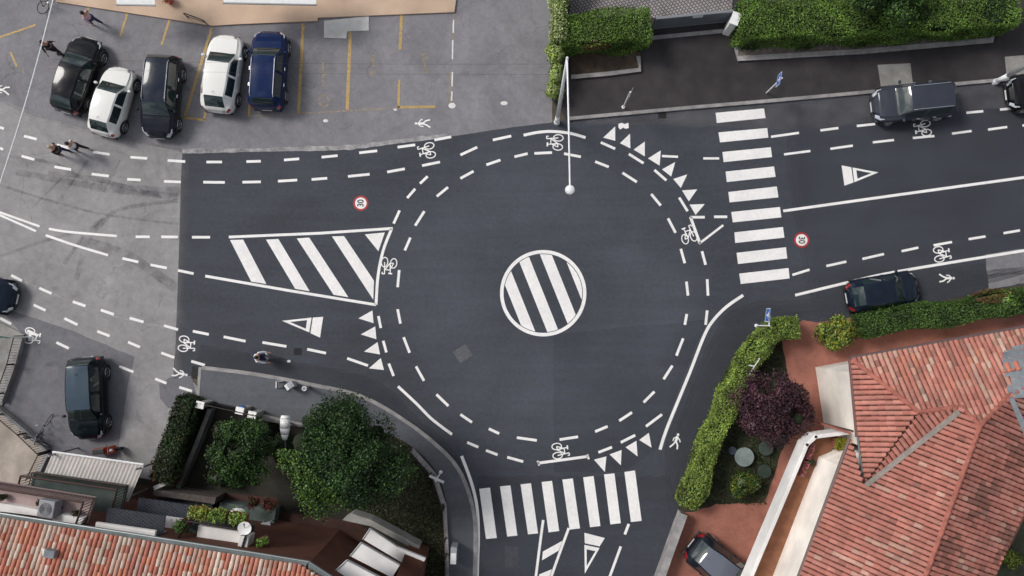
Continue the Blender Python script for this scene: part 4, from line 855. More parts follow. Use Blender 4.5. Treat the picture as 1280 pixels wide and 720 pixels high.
facbox('door_sill', 246, 300, 670, 4.7, .5, .2, M['creamwhite'])
# east facade balconies of the brown house
mb = MB()
for q, z in (([(420, 713), (434, 700), (476, 722), (470, 745)], 6.1), ([(437.5, 695), (451.5, 678), (500, 706), (490, 722)], 4.3), ([(453.5, 674), (463, 660), (507, 690), (502, 703)], 2.5)):
    m_ = MB(); m_.prism([rel(P(x, y, z)) for x, y in q], z-.14); o = m_.build('balcony', M['creamwhite'], hs)
    e = MB(); pts = [rel(P(x, y, z+.01)) for x, y in q]; e.path([pts[0], pts[1], pts[2]], .035); e.build('railing', M['metal'], o)
m_ = MB(); m_.prism([rel(P(x, y, 1.1)) for x, y in [(428, 650), (440, 642), (464, 650), (525, 683), (522, 690), (511, 683), (464, 658)]], .0); m_.build('terrace_wall', M['conc'], hs)
m_ = MB(); m_.prism([rel(P(x, y, 2.9)) for x, y in [(497, 684), (532, 698), (530, 702), (496, 688)]], 2.7); m_.build('coping', M['creamwhite'], hs)
m_ = MB(); m_.prism([rel(P(x, y, 2.65)) for x, y in [(506, 692), (529, 702), (522, 745), (488, 740)]], 0); m_.build('wall', M['brownwall'], hs)
sheet('brown_terrace', [(232, 612), (345, 622), (352, 640), (445, 652), (500, 690), (500, 760), (150, 700), (110, 600)], .04, mottled('brown_paving', (.06, .03, .024), .25, 1.4))
t = empty('garden_wall', P(230, 612, 0), 0, 'low brown wall between the garden and the brown house', 'wall'); o_ = t.location; mb = MB()
for q in ([(192, 612), (270, 622), (268, 630), (191, 619)],): mb.prism([P(x, y, 1.3)-o_ for x, y in q], 0)
mb.build('brickwork', mottled('grey_brown_block', (.12, .10, .09), .3, 4), t)
mb = MB(); mb.prism([P(x, y, 1.34)-o_ for x, y in [(191, 608), (206, 602), (208, 606), (193, 613)]], 1.2); mb.build('coping', M['pale'], t)
# lower terrace
t = empty('lower_terrace', P(310, 640, 0), 0, 'dark green floored terrace with red flowers near the trees', 'terrace'); o_ = t.location
mb = MB(); mb.prism([P(x, y, .8)-o_ for x, y in [(275, 628), (345, 636), (342, 655), (272, 648)]], .0); mb.build('floor', M['greenfloor'], t)
planter(312, 627, 322, 628, 1.4, [(.12, .012, .018), (.05, .03, .015), (.03, .05, .015)], 'left red flowering planter on the lower terrace'); planter(330, 628, 344, 632, 1.4, [(.12, .012, .018), (.05, .03, .015), (.03, .05, .015)], 'right red flowering planter on the lower terrace')
t = empty('white_chair', P(336, 656, .82), R(10), 'pale garden chair at the right end of the lower terrace', 'chair'); MB().box((0, 0, .42), (.45, .45, .05)).build('seat', M['acm'], t); MB().box((0, -.22, .68), (.45, .05, .5)).build('backrest', M['whitep'], t)
for a, b in ((-.2, -.2), (.2, -.2), (.2, .2), (-.2, .2)): MB().tube((a, b, 0), (a, b, .42), .02, n=6).build('leg', M['whitep'], t)
t = empty('white_parasol', P(307, 632, .82), 0, 'small white half open parasol between the red flowers', 'parasol'); mb = MB(); k = 8; vs = [Vector((0, 0, 1.5))]+[Vector((math.cos(i*math.pi/4)*.36, math.sin(i*math.pi/4)*.14, 1.15)) for i in range(8)]
mb.add(vs, [[0, i+1, (i+1) % 8+1] for i in range(8)]); mb.build('canopy', M['whitep'], t); MB().tube((0, 0, 0), (0, 0, 1.5), .02).build('pole', M['metal'], t)
# corrugated carport
cq = [P(65, 565, 2.15), P(179, 581, 2.15), P(162, 627, 2.15), P(57, 591, 2.15)]; t = empty('carport', (cq[0].x, cq[0].y, 0), 0, 'carport with a pale corrugated sheet roof next to the street', 'carport'); o_ = Vector((cq[0].x, cq[0].y, 0)); mb = MB(); nseg = 96; up = []; lo = []
for i in range(nseg+1):
    f = i/nseg; z = .013*math.sin(i*math.pi/2); up.append(cq[0].lerp(cq[1], f)-o_+Vector((0, 0, z-.1))); lo.append(cq[3].lerp(cq[2], f)-o_+Vector((0, 0, z+.12)))
mb.add(up+lo, [[nseg+1+i, nseg+2+i, i+1, i] for i in range(nseg)]); mb.build('roof_sheet', M['corr'], t)
MB().tube(cq[0]-o_+Vector((0, 0, -.06)), cq[1]-o_+Vector((0, 0, -.06)), .05).build('front_gutter', M['sign_w'], t)
for x, y in ((175, 585), (68, 568), (160, 622)): p = P(x, y, 2.1)-o_; MB().tube((p.x, p.y, 0), (p.x, p.y, 2.58), .045).build('post', M['metal'], t)
# ================================================================== FENCES & WALLS
def railfence(name, pts, h, label, mat, gap=.14, z0=0, base=None, cat='fence', postgap=1.5, flat=False):
    w = [P(x, y, z0) for x, y in pts]; o_ = w[0].copy(); o_.z = 0; t = empty(name, o_, 0, label, cat); rl = MB(); ps = MB(); bs = MB()
    for a, b in zip(w[:-1], w[1:]):
        a = a-o_; b = b-o_; d = (b-a).length
        for zz in (h, .15): rl.tube(a+Vector((0, 0, zz)), b+Vector((0, 0, zz)), .025, n=6)
        for i in range(int(d/gap)+1): p = a.lerp(b, i*gap/d); rl.tube(p+Vector((0, 0, .1)), p+Vector((0, 0, h)), .01, n=4)
        for i in range(int(d/postgap)+1): p = a.lerp(b, min(1, i*postgap/d)); MB().box(p+Vector((0, 0, h/2)), (.07, .07, h)).build('post', mat, t)
        if base:
            u_ = (b-a).normalized(); s = Vector((-u_.y, u_.x, 0))*.1; zt = Vector((0, 0, base)); bs.prism([a-s+zt, b-s+zt, b+s+zt, a+s+zt], 0)
    rl.build('rails', mat, t); 
    if base: bs.build('base_wall', M['kerb'], t)
    return t
railfence('railing', [(62, 563), (38, 540), (0, 508), (-30, 490)], 1.1, 'dark railing with low wall around the tan terrace', M['dark_metal'], base=.4)
railfence('railing', [(63, 565), (48, 596)], 1.1, 'short dark railing between tan terrace and carport', M['dark_metal'], base=.3)
railfence('railing', [(31, 420), (22, 455), (5, 502)], .9, 'dark railing along the left pavement edge', M['dark_metal'], base=.35)
railfence('garden_fence', [(330, 520), (385, 531), (420, 537)], 1.2, 'garden fence on a low wall under the largest tree', M['dark_metal'], z0=.1, base=.45)
railfence('garden_fence', [(515, 561), (543, 593), (556, 632), (559, 690), (559, 760)], 1.2, 'curved dark garden fence inside the curved pavement', M['dark_metal'], z0=.1, base=.25)
railfence('sliding_gate', [(270, 503), (330, 516)], 1.4, 'dark metal gate to the garden with white gate posts', M['dark_metal'], z0=.1, cat='gate', gap=.1)
for i, (x, y, lab) in enumerate(((263, 503, 'white gate post left of the dark garden gate'), (311, 510, 'white and blue meter box behind the garden gate'), (326, 515, 'white gate post right of the dark garden gate'))):
    t = empty('gate_post', P(x, y, .1), R(-12), lab, 'gate post'); MB().box((0, 0, .65), (.32, .26, 1.3)).build('pillar', M['conc'], t, bevel=.02); MB().box((0, 0, 1.34), (.4, .34, .08)).build('cap', M['creamwhite'], t, bevel=.01)
    if i == 1: MB().box((-.05, .16, .9), (.2, .06, .3)).build('meter_box', M['sign_b'], t)
def lowwall(name, q, h, mat, label, cat='wall', th=.16):
    w = [P(x, y, h) for x, y in q]; o_ = Vector((w[0].x, w[0].y, 0)); t = empty(name, o_, 0, label, cat); a = offset_path(w, th/2); b = offset_path(w, -th/2); mb = MB(); cp = MB()
    for i in range(len(w)-1):
        mb.prism([Vector((p.x, p.y, h-.05))-o_ for p in (a[i], a[i+1], b[i+1], b[i])], 0)
    a = offset_path(w, th*.65); b = offset_path(w, -th*.65)
    for i in range(len(w)-1):
        cp.prism([p-o_ for p in (a[i], a[i+1], b[i+1], b[i])], h-.048)
    mb.build('wall_face', mat, t); cp.build('coping', mat, t); return t
lowwall('garden_wall', [(262, 512), (245, 556), (222, 610)], .7, mottled('mossy_concrete', (.14, .14, .13), .3, 3), 'narrow grey wall beside the dark hedge')
lowwall('garden_wall', [(330, 520), (318, 545)], .5, mottled('mossy_concrete2', (.12, .12, .11), .3, 3), 'short grey wall behind the right gate post')
lowwall('boundary_wall', [(855, 643), (838, 690), (822, 735), (806, 790)], .9, M['kerb'], 'pale boundary wall between the road and the terracotta driveway', th=.28)
lowwall('planter_kerb', [(714, 96), (760, 92), (800, 87), (798, 70)], .28, M['kerb'], 'stone edge around the soil bed by the short hedge', 'kerb')
lowwall('planter_kerb', [(920, 56), (923, 73), (1080, 64), (1241, 50), (1240, 45)], .26, M['kerb'], 'long stone edge below the long north hedge', 'kerb', .2)
sheet('soil_bed', [(712, 68), (800, 64), (800, 86), (714, 95)], .2, mottled('bed_soil', (.075, .055, .04), .4, 3)); sheet('soil_bed', [(920, 40), (1240, 30), (1241, 50), (1080, 62), (922, 71)], .2, mottled('gravel_bed', (.17, .14, .12), .4, 4))
tag(lowwall('stone_edge', [(842, 690), (850, 645)], .04, M['terra'], 'x'), 'thin terracotta edge behind the pale boundary wall', 'edge')
# top gate
ga, gb = P(814, 36, 0.12), P(908, 27, .12); t = empty('sliding_gate', ga, math.atan2(gb.y-ga.y, gb.x-ga.x), 'grey solid driveway gate between the two bright hedges', 'gate'); Ln = (gb-ga).length
MB().box((Ln/2, 0, .75), (Ln, .06, 1.35)).build('panel', mottled('gate_grey', (.13, .15, .17), .15, 3, .5), t); fm = MB(); fm.box((Ln/2, 0, 1.45), (Ln, .12, .07)); fm.box((Ln/2, 0, .07), (Ln, .1, .06)); fm.box((.04, 0, .75), (.08, .1, 1.4)); fm.box((Ln-.04, 0, .75), (.08, .1, 1.4)); fm.build('gate_frame', M['metal'], t)
MB().box((Ln*.55, -.05, 1.3), (.5, .05, .22)).build('name_plate', M['sign_w'], t)
sheet('gate_threshold', [(812, 45), (905, 36), (905, 41), (813, 50)], .15, M['kerb'])
t = empty('gate_pillar', P(909, 38, .12), R(-20), 'white gate pillar at the left end of the long hedge', 'pillar'); MB().box((0, 0, .8), (.35, .55, 1.6)).build('pillar', M['creamwhite'], t, bevel=.02); MB().box((0, 0, 1.63), (.42, .62, .07)).build('cap', M['sign_w'], t)
# garden round slabs
for x, y, r_, c, lab in ((930, 571, .47, (.20, .24, .23), 'largest pale round slab in the shaded garden'), (957, 560, .36, (.045, .06, .052), 'dark green round slab under the purple tree'), (955, 589, .34, (.032, .045, .036), 'darkest round slab beside the round bush'), (915, 563, .2, (.05, .06, .08), 'smallest dark round slab left of the pale one')):
    t = empty('round_garden_table', P(x, y, .3), 0, lab, 'garden slab'); t.location.z = .03; MB().tube((0, 0, .3), (0, 0, .36), r_, r_, 28).build('top', mottled('slab_stone', c, .2, 4), t, bevel=.01); MB().tube((0, 0, 0), (0, 0, .3), r_*.35, r_*.25, 14).build('base', M['conc'], t)
# ================================================================== STREET FURNITURE
def lamp_post(bx, by, top, armpx, label, group='tall white street lamps'):
    b = P(bx, by, 0); t = empty('street_lamp', b, 0, label, 'street lamp', group); hgt = 10.3
    pl_ = MB(); pl_.tube((0, 0, 0), (0, 0, 1.2), .12, .11, 14); pl_.tube((0, 0, 1.2), (0, 0, hgt), .10, .05, 14); pl_.build('pole', M['galv'], t, True); MB().tube((0, 0, 0), (0, 0, .25), .16, .14, 14).build('base', M['galv'], t)
    e = P(*armpx, 9.9)-b; a0_ = Vector((0, 0, hgt-.15)); ar = MB(); ar.path([a0_, a0_.lerp(e, .5)+Vector((0, 0, .12)), e], .035, 8); ar.build('arm', M['galv'], t)
    hd = MB(); hd.tube(e+Vector((0, 0, -.06)), e+Vector((0, 0, .06)), .19, .16, 20); hd.ball(e+Vector((0, 0, .06)), .14, 14, 6, (1, 1, .35)); l = hd.build('lamp_head', M['galv'], t, False); MB().tube(e+Vector((0, 0, -.09)), e+Vector((0, 0, -.06)), .16, .16, 20).build('lens', M['lampglass'], l)
lamp_post(696, 153, None, (712.5, 237), 'tall white street lamp whose arm reaches over the roundabout'); lamp_post(1243, 103, None, (1440, 160), 'white street lamp leaning out of frame by the right parked car')
def sign_post(bx, by, h, panel, rz, label, mat='sign_b', mark=True, arm=None, z0=0, name='road_sign', ps=1):
    t = empty(name, P(bx, by, z0), rz, label, 'road sign'); MB().tube((0, 0, 0), (0, 0, h), .035, n=10).build('post', M['galv'], t); MB().tube((0, 0, 0), (0, 0, .06), .09, n=10).build('foot', M['galv'], t)
    w_, h_ = panel; y0 = arm or 0
    if arm: MB().tube((0, 0, h-.1), (0, arm, h-.1), .025, n=8).build('arm', M['galv'], t)
    p = MB(); p.box((.05, y0, h-h_/2), (.02, w_, h_)); pn = p.build('panel', M[mat], t, bevel=.004)
    if mark:
        m2 = MB(); m2.box((.063, y0, h-h_*.5), (.004, w_*.12, h_*.5)); m2.box((.063, y0+w_*.12, h-h_*.3), (.0041, w_*.12, h_*.25), rx=R(35)); m2.box((.063, y0-w_*.12, h-h_*.3), (.0042, w_*.12, h_*.25), rx=R(-35)); m2.build('white_symbol', M['sign_w'], pn)
        fr = MB(); fr.box((.0625, y0, h-.02), (.003, w_, .03)); fr.box((.0625, y0, h-h_+.02), (.003, w_, .03)); fr.box((.0625, y0-w_/2+.015, h-h_/2), (.003, .03, h_-.08)); fr.box((.0625, y0+w_/2-.015, h-h_/2), (.003, .03, h_-.08)); fr.build('white_border', M['sign_w'], pn)
    return t
s_ = sign_post(957, 117, 2.7, (.62, .62), R(168), 'blue sign with white symbol on the north pavement above the zebra'); 
sign_post(945, 407, 2.3, (.65, .65), R(172), 'blue square sign at the tip of the curved hedge', arm=-.5)
sign_post(779, 134, 2.8, (.50, .6), R(-23), 'thin sign seen edge on by the north kerb near the give way teeth', mat='metal', mark=False, z0=.1)
sign_post(927, 455, 2.2, (.95, .12), R(-33), 'white sign seen edge on above the curved hedge', mat='sign_w', mark=False)
sign_post(551, 590, 2.4, (.75, .5), R(66), 'white sign seen edge on at the curved pavement', mat='sign_w', mark=False, z0=.12)
sign_post(38, 421, 2.6, (.75, .35), R(80), 'green street name sign with bracket at the left pavement corner', mat='sign_g', mark=False, arm=.0)
# roadside cabinet
t = empty('utility_cabinet', P(569, 688, .12), R(-2), 'slim white and grey utility cabinet on the curved pavement', 'cabinet'); MB().box((0, 0, .5), (.30, .8, 1.0)).build('casing', M['acm'], t, bevel=.02); MB().box((0, -.12, 1.03), (.27, .52, .05)).build('lid', M['whitep'], t, bevel=.01); MB().box((.155, 0, .5), (.006, .7, .85)).build('door_panel', M['metal'], t)
t = empty('roadworks_board', P(350, 480, .12), 0, 'small red and white board on the pavement beside the road', 'board'); MB().box((0, 0, .45), (.04, .3, .45)).build('panel', M['sign_w'], t); MB().box((.0, 0, .45), (.046, .3, .12)).build('red_stripe', M['redp'], t)
for a in (-.15, .15): MB().box((0, a, .08), (.4, .04, .16)).build('leg', M['metal'], t)
t = empty('rubbish_bin', P(367, 481, .12), R(35), 'white topped rubbish bin on the pavement by the kerb', 'bin'); MB().box((0, 0, .45), (.34, .32, .75)).build('bin_body', M['acm'], t, bevel=.04); MB().box((0, 0, .78), (.40, .30, .07), ry=R(8)).build('lid', M['whitep'], t, bevel=.02)
t = empty('bollard', P(386, 484, .12), 0, 'short round bollard with pale ring top at the kerb', 'bollard'); MB().tube((0, 0, 0), (0, 0, .85), .09, .09, 14).build('post', M['metal'], t, True); MB().torus((0, 0, .86), .1, .025, 'Z', 18, 6).build('ring', M['sign_w'], t)
# white tapering object (cover) in garden
t = empty('folded_parasol', P(357, 535, 1.9), R(-92), 'white tapered folded parasol lying beside the largest tree', 'parasol'); t.location.z = 0; mb = MB(); 
pr = [(-.60, .21), (-.45, .25), (0, .24), (.3, .18), (.55, .11)]
for (a, ra_), (b, rb_) in zip(pr[:-1], pr[1:]): mb.tube((a, 0, 2.0), (b, 0, 2.0), ra_, rb_, 14)
mb.build('cloth_cover', M['whitep'], t, True); MB().tube((.5, 0, 2.0), (1.0, 0, 1.7), .025).build('pole', M['metal'], t); MB().tube((0, 0, 0), (0, 0, 1.8), .03).build('stand', M['metal'], t)
# bike rack on tan pavement
t = empty('bicycle_rack', P(248, 27, .1), ang((234, 23), (261, 33)), 'black metal bicycle rack hoop at the edge of the tan pavement', 'bike rack'); mb = MB(); mb.path([(-.55, 0, 0), (-.55, 0, .62), (-.4, 0, .75), (.4, 0, .75), (.55, 0, .62), (.55, 0, 0)], .028); mb.build('hoop', M['dark_metal'], t); MB().path([(-.55, 0, .35), (.55, 0, .35)], .02).build('crossbar', M['dark_metal'], t)
# white awnings at the very top edge
for (x0, x1, y, lab) in ((145, 193, 5, 'left white awning poking in at the top edge over the tan pavement'), (279, 395, 3, 'right wide white awning at the top edge over the tan pavement')):
    a, b = P(x0, y, 2.4), P(x1, y-(x1-x0)*-.02, 2.4); t = empty('awning', (a.x, a.y, 0), math.atan2(b.y-a.y, b.x-a.x), lab, 'awning'); Ln = (b-a).length
    MB().add([(0, 0, 2.35), (Ln, 0, 2.35), (Ln, 1.6, 2.7), (0, 1.6, 2.7)], [[0, 1, 2, 3]]).add([(0, -.002, 2.35), (Ln, -.002, 2.35), (Ln, -.002, 2.2), (0, -.002, 2.2)], [[3, 2, 1, 0]]).build('canopy', M['whitep'], t)
    MB().tube((-.02, -.02, 2.36), (Ln+.02, -.02, 2.36), .045).build('front_bar', M['metal'], t)
    for xx in (.1, Ln-.1): MB().tube((xx, 1.58, .1), (xx, 1.58, 2.62), .03).build('post', M['metal'], t)
potp(213, 2, .1, .22, 'dark red potted plant between the two white awnings', 'redp')
# cables
for i, (a, b, z, r_, lab, m_) in enumerate((((76, -40), (-14, 270), 6.0, .028, 'pale overhead cable crossing the parking lot at the left', 'galv'), ((60, 74), (706, 80), 8.6, .0045, 'upper thin dark cable running from the lamp post over parked cars', 'dark_metal'), ((60, 86), (706, 93), 8.2, .004, 'lower thin dark cable running from the lamp post over parked cars', 'dark_metal'))):
    A, B = P(*a, z), P(*b, z); mb = MB(A); pts = [A.lerp(B, k/16)-Vector((0, 0, .25*math.sin(math.pi*k/16))) for k in range(17)]; mb.path(pts, r_, 6); o = mb.build('overhead_cable', M[m_]); o.location = A; tag(o, lab, 'cable')
# ================================================================== CARS
def interp_st(st, sub):
    st = np.array(st); out = []
    n = len(st)
    for i in range(n-1):
        p0, p1, p2, p3 = st[max(i-1, 0)], st[i], st[i+1], st[min(i+2, n-1)]
        for j in range(sub):
            t = j/sub
            v = .5*((2*p1)+(-p0+p2)*t+(2*p0-5*p1+4*p2-p3)*t*t+(-p0+3*p1-3*p2+p3)*t**3); v[0] = p1[0]*(1-t)+p2[0]*t; out.append(v)
    out.append(st[-1]); return np.array(out)
STY = {
 #  t     w     zs    zt   wr(top half width)  cabin
 'hatch': [(0, .48, .44, .50, .40, 0), (.015, .64, .54, .60, .48, 0), (.06, .83, .66, .74, .62, 0), (.13, .94, .74, .84, .70, 0), (.20, .99, .80, .91, .72, 0), (.26, 1.0, .84, .96, .73, 0), (.33, 1.0, .87, 1.20, .68, .5), (.41, 1.0, .89, 1.42, .64, 1), (.55, 1.0, .91, 1.49, .635, 1), (.70, 1.0, .93, 1.48, .62, 1), (.84, .96, .95, 1.42, .56, 1), (.90, .92, .95, 1.24, .56, .8), (.955, .84, .92, 1.00, .56, .2), (.985, .72, .80, .84, .50, 0), (1.0, .54, .52, .54, .45, 0)],
 'suv': [(0, .52, .50, .56, .42, 0), (.015, .69, .62, .68, .50, 0), (.06, .87, .76, .86, .65, 0), (.13, .96, .84, .96, .72, 0), (.20, 1.0, .90, 1.02, .74, 0), (.25, 1.0, .93, 1.06, .75, 0), (.31, 1.0, .96, 1.30, .71, .5), (.38, 1.0, .98, 1.52, .67, 1), (.55, 1.0, 1.0, 1.60, .665, 1), (.75, 1.0, 1.01, 1.59, .65, 1), (.90, .96, 1.02, 1.54, .61, 1), (.945, .93, 1.02, 1.36, .61, .8), (.975, .88, 1.0, 1.10, .62, .2), (.99, .78, .86, .92, .60, 0), (1.0, .70, .56, .60, .46, 0)]}
def car(name, style, Lc, Wc, paint, loc, rz, label, rails=False, hz=1.0, group='parked cars', rooftint=None):
    t = empty(name, loc, rz, label, 'car', group); S = interp_st(STY[style], 5); hwid = Wc/2
    rows = []
    for s in S:
        x = Lc*(.5-s[0]); w = hwid*s[1]; zs = s[2]*hz; zt = s[3]*hz; wr = hwid*s[4]; cab = min(1, max(0, s[5]))
        hood = [(w-.10, zs+.015), (w-.20, zs+.5*(zt-zs)), (wr, zs+.85*(zt-zs)), (wr*.6, zt), (0, zt+.012)]
        cabn = [(w-.085, zs+.03), (wr+.045, zt-.075), (wr-.02, zt-.02), (wr*.6, zt), (0, zt+.02)]
        up_ = [(a[0]*(1-cab)+b[0]*cab, a[1]*(1-cab)+b[1]*cab) for a, b in zip(hood, cabn)]
        zb = .24*hz
        low = [(w-.10, zb), (w-.02, zb+.08), (w, zb+(zs-zb)*.45), (w-.005, zb+(zs-zb)*.75), (w-.025, zs-.05), (w-.06, zs)]
        prof = low+up_; rows.append([(x, y, z) for y, z in prof]+[(x, -y, z) for y, z in prof[-2::-1]])
    nc = len(rows[0]); nh = 11; V = [p for r_ in rows for p in r_]; buckets = {}
    tt = S[:, 0]; t_ws0 = STY[style][5][0]; t_ws1 = STY[style][7][0]; t_rw0 = STY[style][10][0]; t_rw1 = STY[style][12][0]
    for i in range(len(rows)-1):
        tm = (tt[i]+tt[i+1])/2
        for j in range(nc-1):
            jj = j if j < nh-1 else nc-2-j; sd = 'L' if j < nh-1 else 'R'
            key = 'body'
            if jj >= 8:
                if t_ws0+.004 < tm < t_ws1-.004: key = 'windshield'
                elif t_ws1 <= tm <= t_rw0: key = 'roof'
                elif t_rw0+.006 < tm < t_rw1-.004: key = 'rear_window'
                elif .05 < tm < t_ws0-.01: key = 'hood'
            elif jj == 6:
                if t_ws0+.07 < tm < .555: key = 'front_side_window'+sd
                elif .575 < tm < t_rw0-.015: key = 'rear_side_window'+sd
            if jj in (4, 5, 6) and .012 < tm < (.10 if jj == 5 else .07 if jj == 4 else .05): key = 'headlight'+sd
            if jj in (3, 4, 5) and tm > (.955 if style == 'hatch' else .965) and tm < .995: key = 'tail_light'+sd
            a, b, c, d = i*nc+j, i*nc+j+1, (i+1)*nc+j+1, (i+1)*nc+j
            buckets.setdefault(key, []).append((a, b, c, d))
    buckets['body'].append(tuple(range(nc-1, -1, -1))); buckets['body'].append(tuple(range((len(rows)-1)*nc, len(rows)*nc)))
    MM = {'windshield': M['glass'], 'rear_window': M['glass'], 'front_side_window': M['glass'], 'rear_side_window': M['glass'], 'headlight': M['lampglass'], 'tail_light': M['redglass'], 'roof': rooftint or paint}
    objs = {}
    for key, fs in buckets.items():
        nm_ = key.rstrip('LR') if key[-1] in 'LR' else key; used = sorted({k for f in fs for k in f}); mp = {k: n_ for n_, k in enumerate(used)}
        me = bpy.data.meshes.new(nm_); me.from_pydata([V[k] for k in used], [], [tuple(mp[k] for k in f) for f in fs]); me.update()
        o = link('side_window' if 'side_window' in nm_ else nm_, me, MM.get(nm_, paint), t, True); objs[key] = o
        bmx = bmesh.new(); bmx.from_mesh(me); bmesh.ops.recalc_face_normals(bmx, faces=bmx.faces)
        cen = sum((v.co for v in bmx.verts), Vector())/len(bmx.verts)
        avg = sum((f.normal.dot(f.calc_center_median()-Vector((0, 0, .5))) for f in bmx.faces))
        if avg < 0: bmesh.ops.reverse_faces(bmx, faces=bmx.faces)
        bmx.to_mesh(me); bmx.free()
    # trim, wheels
    zb = .24*hz
    for sx in (.31, -.30):
        for sy in (1, -1):
            y = sy*(hwid-.095); rad = .33*(1.06 if style == 'suv' else 1); w_ = MB((0, 0, 0)); w_.tube((sx*Lc, y-.10*1, rad), (sx*Lc, y+.10, rad), rad, rad, 26); ty = w_.build('wheel', M['rubber'], t, False, bevel=.02)
            rm = MB(); yo = y+sy*.102; rm.torus((sx*Lc, yo, rad), rad*.66, .012, 'Y', 22, 6)
            for k in range(5): a = k*2*math.pi/5; rm.box((sx*Lc+math.cos(a)*rad*.33, yo, rad+math.sin(a)*rad*.33), (rad*.62, .02, .05), ry=-a)
            rm.tube((sx*Lc, yo-.012, rad), (sx*Lc, yo+.012, rad), .05, n=12); rm.build('rim', M['chrome'], ty)
            ar = MB(); ar.torus((sx*Lc, sy*(hwid-.025), rad+.01), rad+.035, .035, 'Y', 24, 6); ar.build('wheel_arch', M['plastic'], t)
    sl = MB(); sl.box((0, 0, .26*hz), (Lc*.86, Wc*.86, .12)); sl.build('underbody', M['plastic'], t)
    for sy in (1, -1):
        mr = MB(); mr.ball((Lc*(.5-t_ws0-.055), sy*(hwid+.05), (.98 if style == 'hatch' else 1.1)*hz), .1, 10, 8, (.75, 1.05, .7)); mr.build('mirror', paint if sy < 3 else M['plastic'], t, True)
        for tx in (.50, .70): hd = MB(); hd.box((Lc*(.5-tx), sy*(hwid+.0), (.80 if style == 'hatch' else .9)*hz), (.16, .03, .025)); hd.build('door_handle', M['chrome'] if rails else paint, t)
    fb = MB(); fb.box((Lc*.5-.045, 0, .40*hz), (.10, Wc*.62, .14)); fb.build('grille', M['plastic'], t, bevel=.02); MB().box((Lc*.5+.012, 0, .42*hz), (.012, .5, .11)).build('number_plate', M['plate'], t); MB().box((-Lc*.5-.003, 0, .50*hz), (.012, .5, .11)).build('number_plate', M['plate'], t)
    bb = MB(); bb.box((-Lc*.5+.05, 0, .36*hz), (.13, Wc*.80, .16)); bb.build('bumper', M['plastic'], t, bevel=.03)
    for a in (.12, -.32):
        xx = Lc*(.5-t_ws0)-.02; wi = MB(); wi.tube((xx+.02, a*Wc, (.97 if style == 'hatch' else 1.07)*hz), (xx-.16, a*Wc+.40, (1.055 if style == 'hatch' else 1.16)*hz), .010, n=5); wi.build('wiper', M['plastic'], t)
    zr = (1.44 if style == 'hatch' else 1.55)*hz
    if rails:
        for sy in (1, -1):
            rl = MB(); yy = sy*(hwid*.64); x1, x0 = Lc*(.5-t_ws1-.01), Lc*(.5-t_rw0+.01); rl.path([(x1, yy, zr-.05), (x1-.12, yy, zr+.045), (x0+.12, yy, zr+.045), (x0, yy, zr-.05)], .020, 8); rl.build('roof_rail', M['chrome'], t)
    an = MB(); an.tube((-Lc*.28, 0, zr+.02), (-Lc*.32, 0, zr+.16), .012, .006, 6); an.build('antenna', M['plastic'], t); return t
def cpaint(name, c, met=.0, rough=.25): return plain(name, c, .10, 0, .16, .20, var=.02)
BLACK = cpaint('black_car_paint', (.008, .008, .010)); WHITE = cpaint('white_car_paint', (.80, .79, .75), 0, .3); DGREY = cpaint('dark_grey_car_paint', (.012, .015, .022), .4); BLUE = cpaint('blue_car_paint', (.007, .018, .070), .3); GREY = cpaint('grey_blue_car_paint', (.042, .047, .062), .5, .3); NAVY = cpaint('navy_car_paint', (.010, .016, .028), .3); TEAL = cpaint('teal_black_car_paint', (.006, .010, .014), .4)
def place(px_, py_, f, r_, **k):
    c = P(px_, py_, .8); c.z = .016; return dict(loc=c, rz=ang(r_, f), **k)
def mkcar(style, L_, W_, paint, c, f, r_, label, **k):
    p = P(c[0], c[1], .75); p.z = .014; return car('parked_car', style, L_, W_, paint, p, ang(r_, f), label, **k)
mkcar('hatch', 3.95, 1.76, BLACK, (95, 93), (111, 45), (80, 140), 'black hatchback first from the left in the parking row')
mkcar('hatch', 3.55, 1.66, WHITE, (139, 126), (152, 82), (126, 170), 'smaller white hatchback between the black car and grey estate')
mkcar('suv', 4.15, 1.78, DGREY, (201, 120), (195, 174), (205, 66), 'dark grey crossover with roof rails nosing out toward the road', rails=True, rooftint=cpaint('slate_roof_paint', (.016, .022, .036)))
mkcar('hatch', 3.95, 1.78, WHITE, (277, 91), (284, 41), (270, 141), 'larger white hatchback beside the yellow painted bay')
mkcar('suv', 4.0, 1.78, BLUE, (335, 87), (338, 36), (332, 138), 'blue car with silver roof rails, last in the parking row', rails=True)
mkcar('suv', 4.0, 1.80, GREY, (1143, 127), (1093, 132), (1194, 122), 'grey blue car parked along the north kerb near bicycle symbol', rails=True)
mkcar('hatch', 4.1, 1.78, BLACK, (1314, 111), (1260, 117), (1360, 106), 'black car cut off by the right edge on the north side')
mkcar('hatch', 3.55, 1.68, NAVY, (1105, 365), (1150, 357), (1062, 372), 'dark blue car parked by the dark green hedge')
mkcar('suv', 4.05, 1.76, TEAL, (108, 498), (110, 550), (107, 447), 'dark teal car in the side street with nose toward carport', rooftint=cpaint('roof_sky_reflection', (.05, .075, .10)))  # roof colour imitates blue sky reflected in the near-black bodywork
mkcar('hatch', 4.0, 1.76, NAVY, (-32, 364), (20, 374), (-80, 354), 'dark blue car nose cut off by the left edge')
mkcar('hatch', 3.9, 1.76, DGREY, (905, 712), (945, 748), (862, 682), 'dark car on the terracotta driveway showing red tail lights', rooftint=cpaint('silver_roof_paint', (.13, .145, .18), .5))
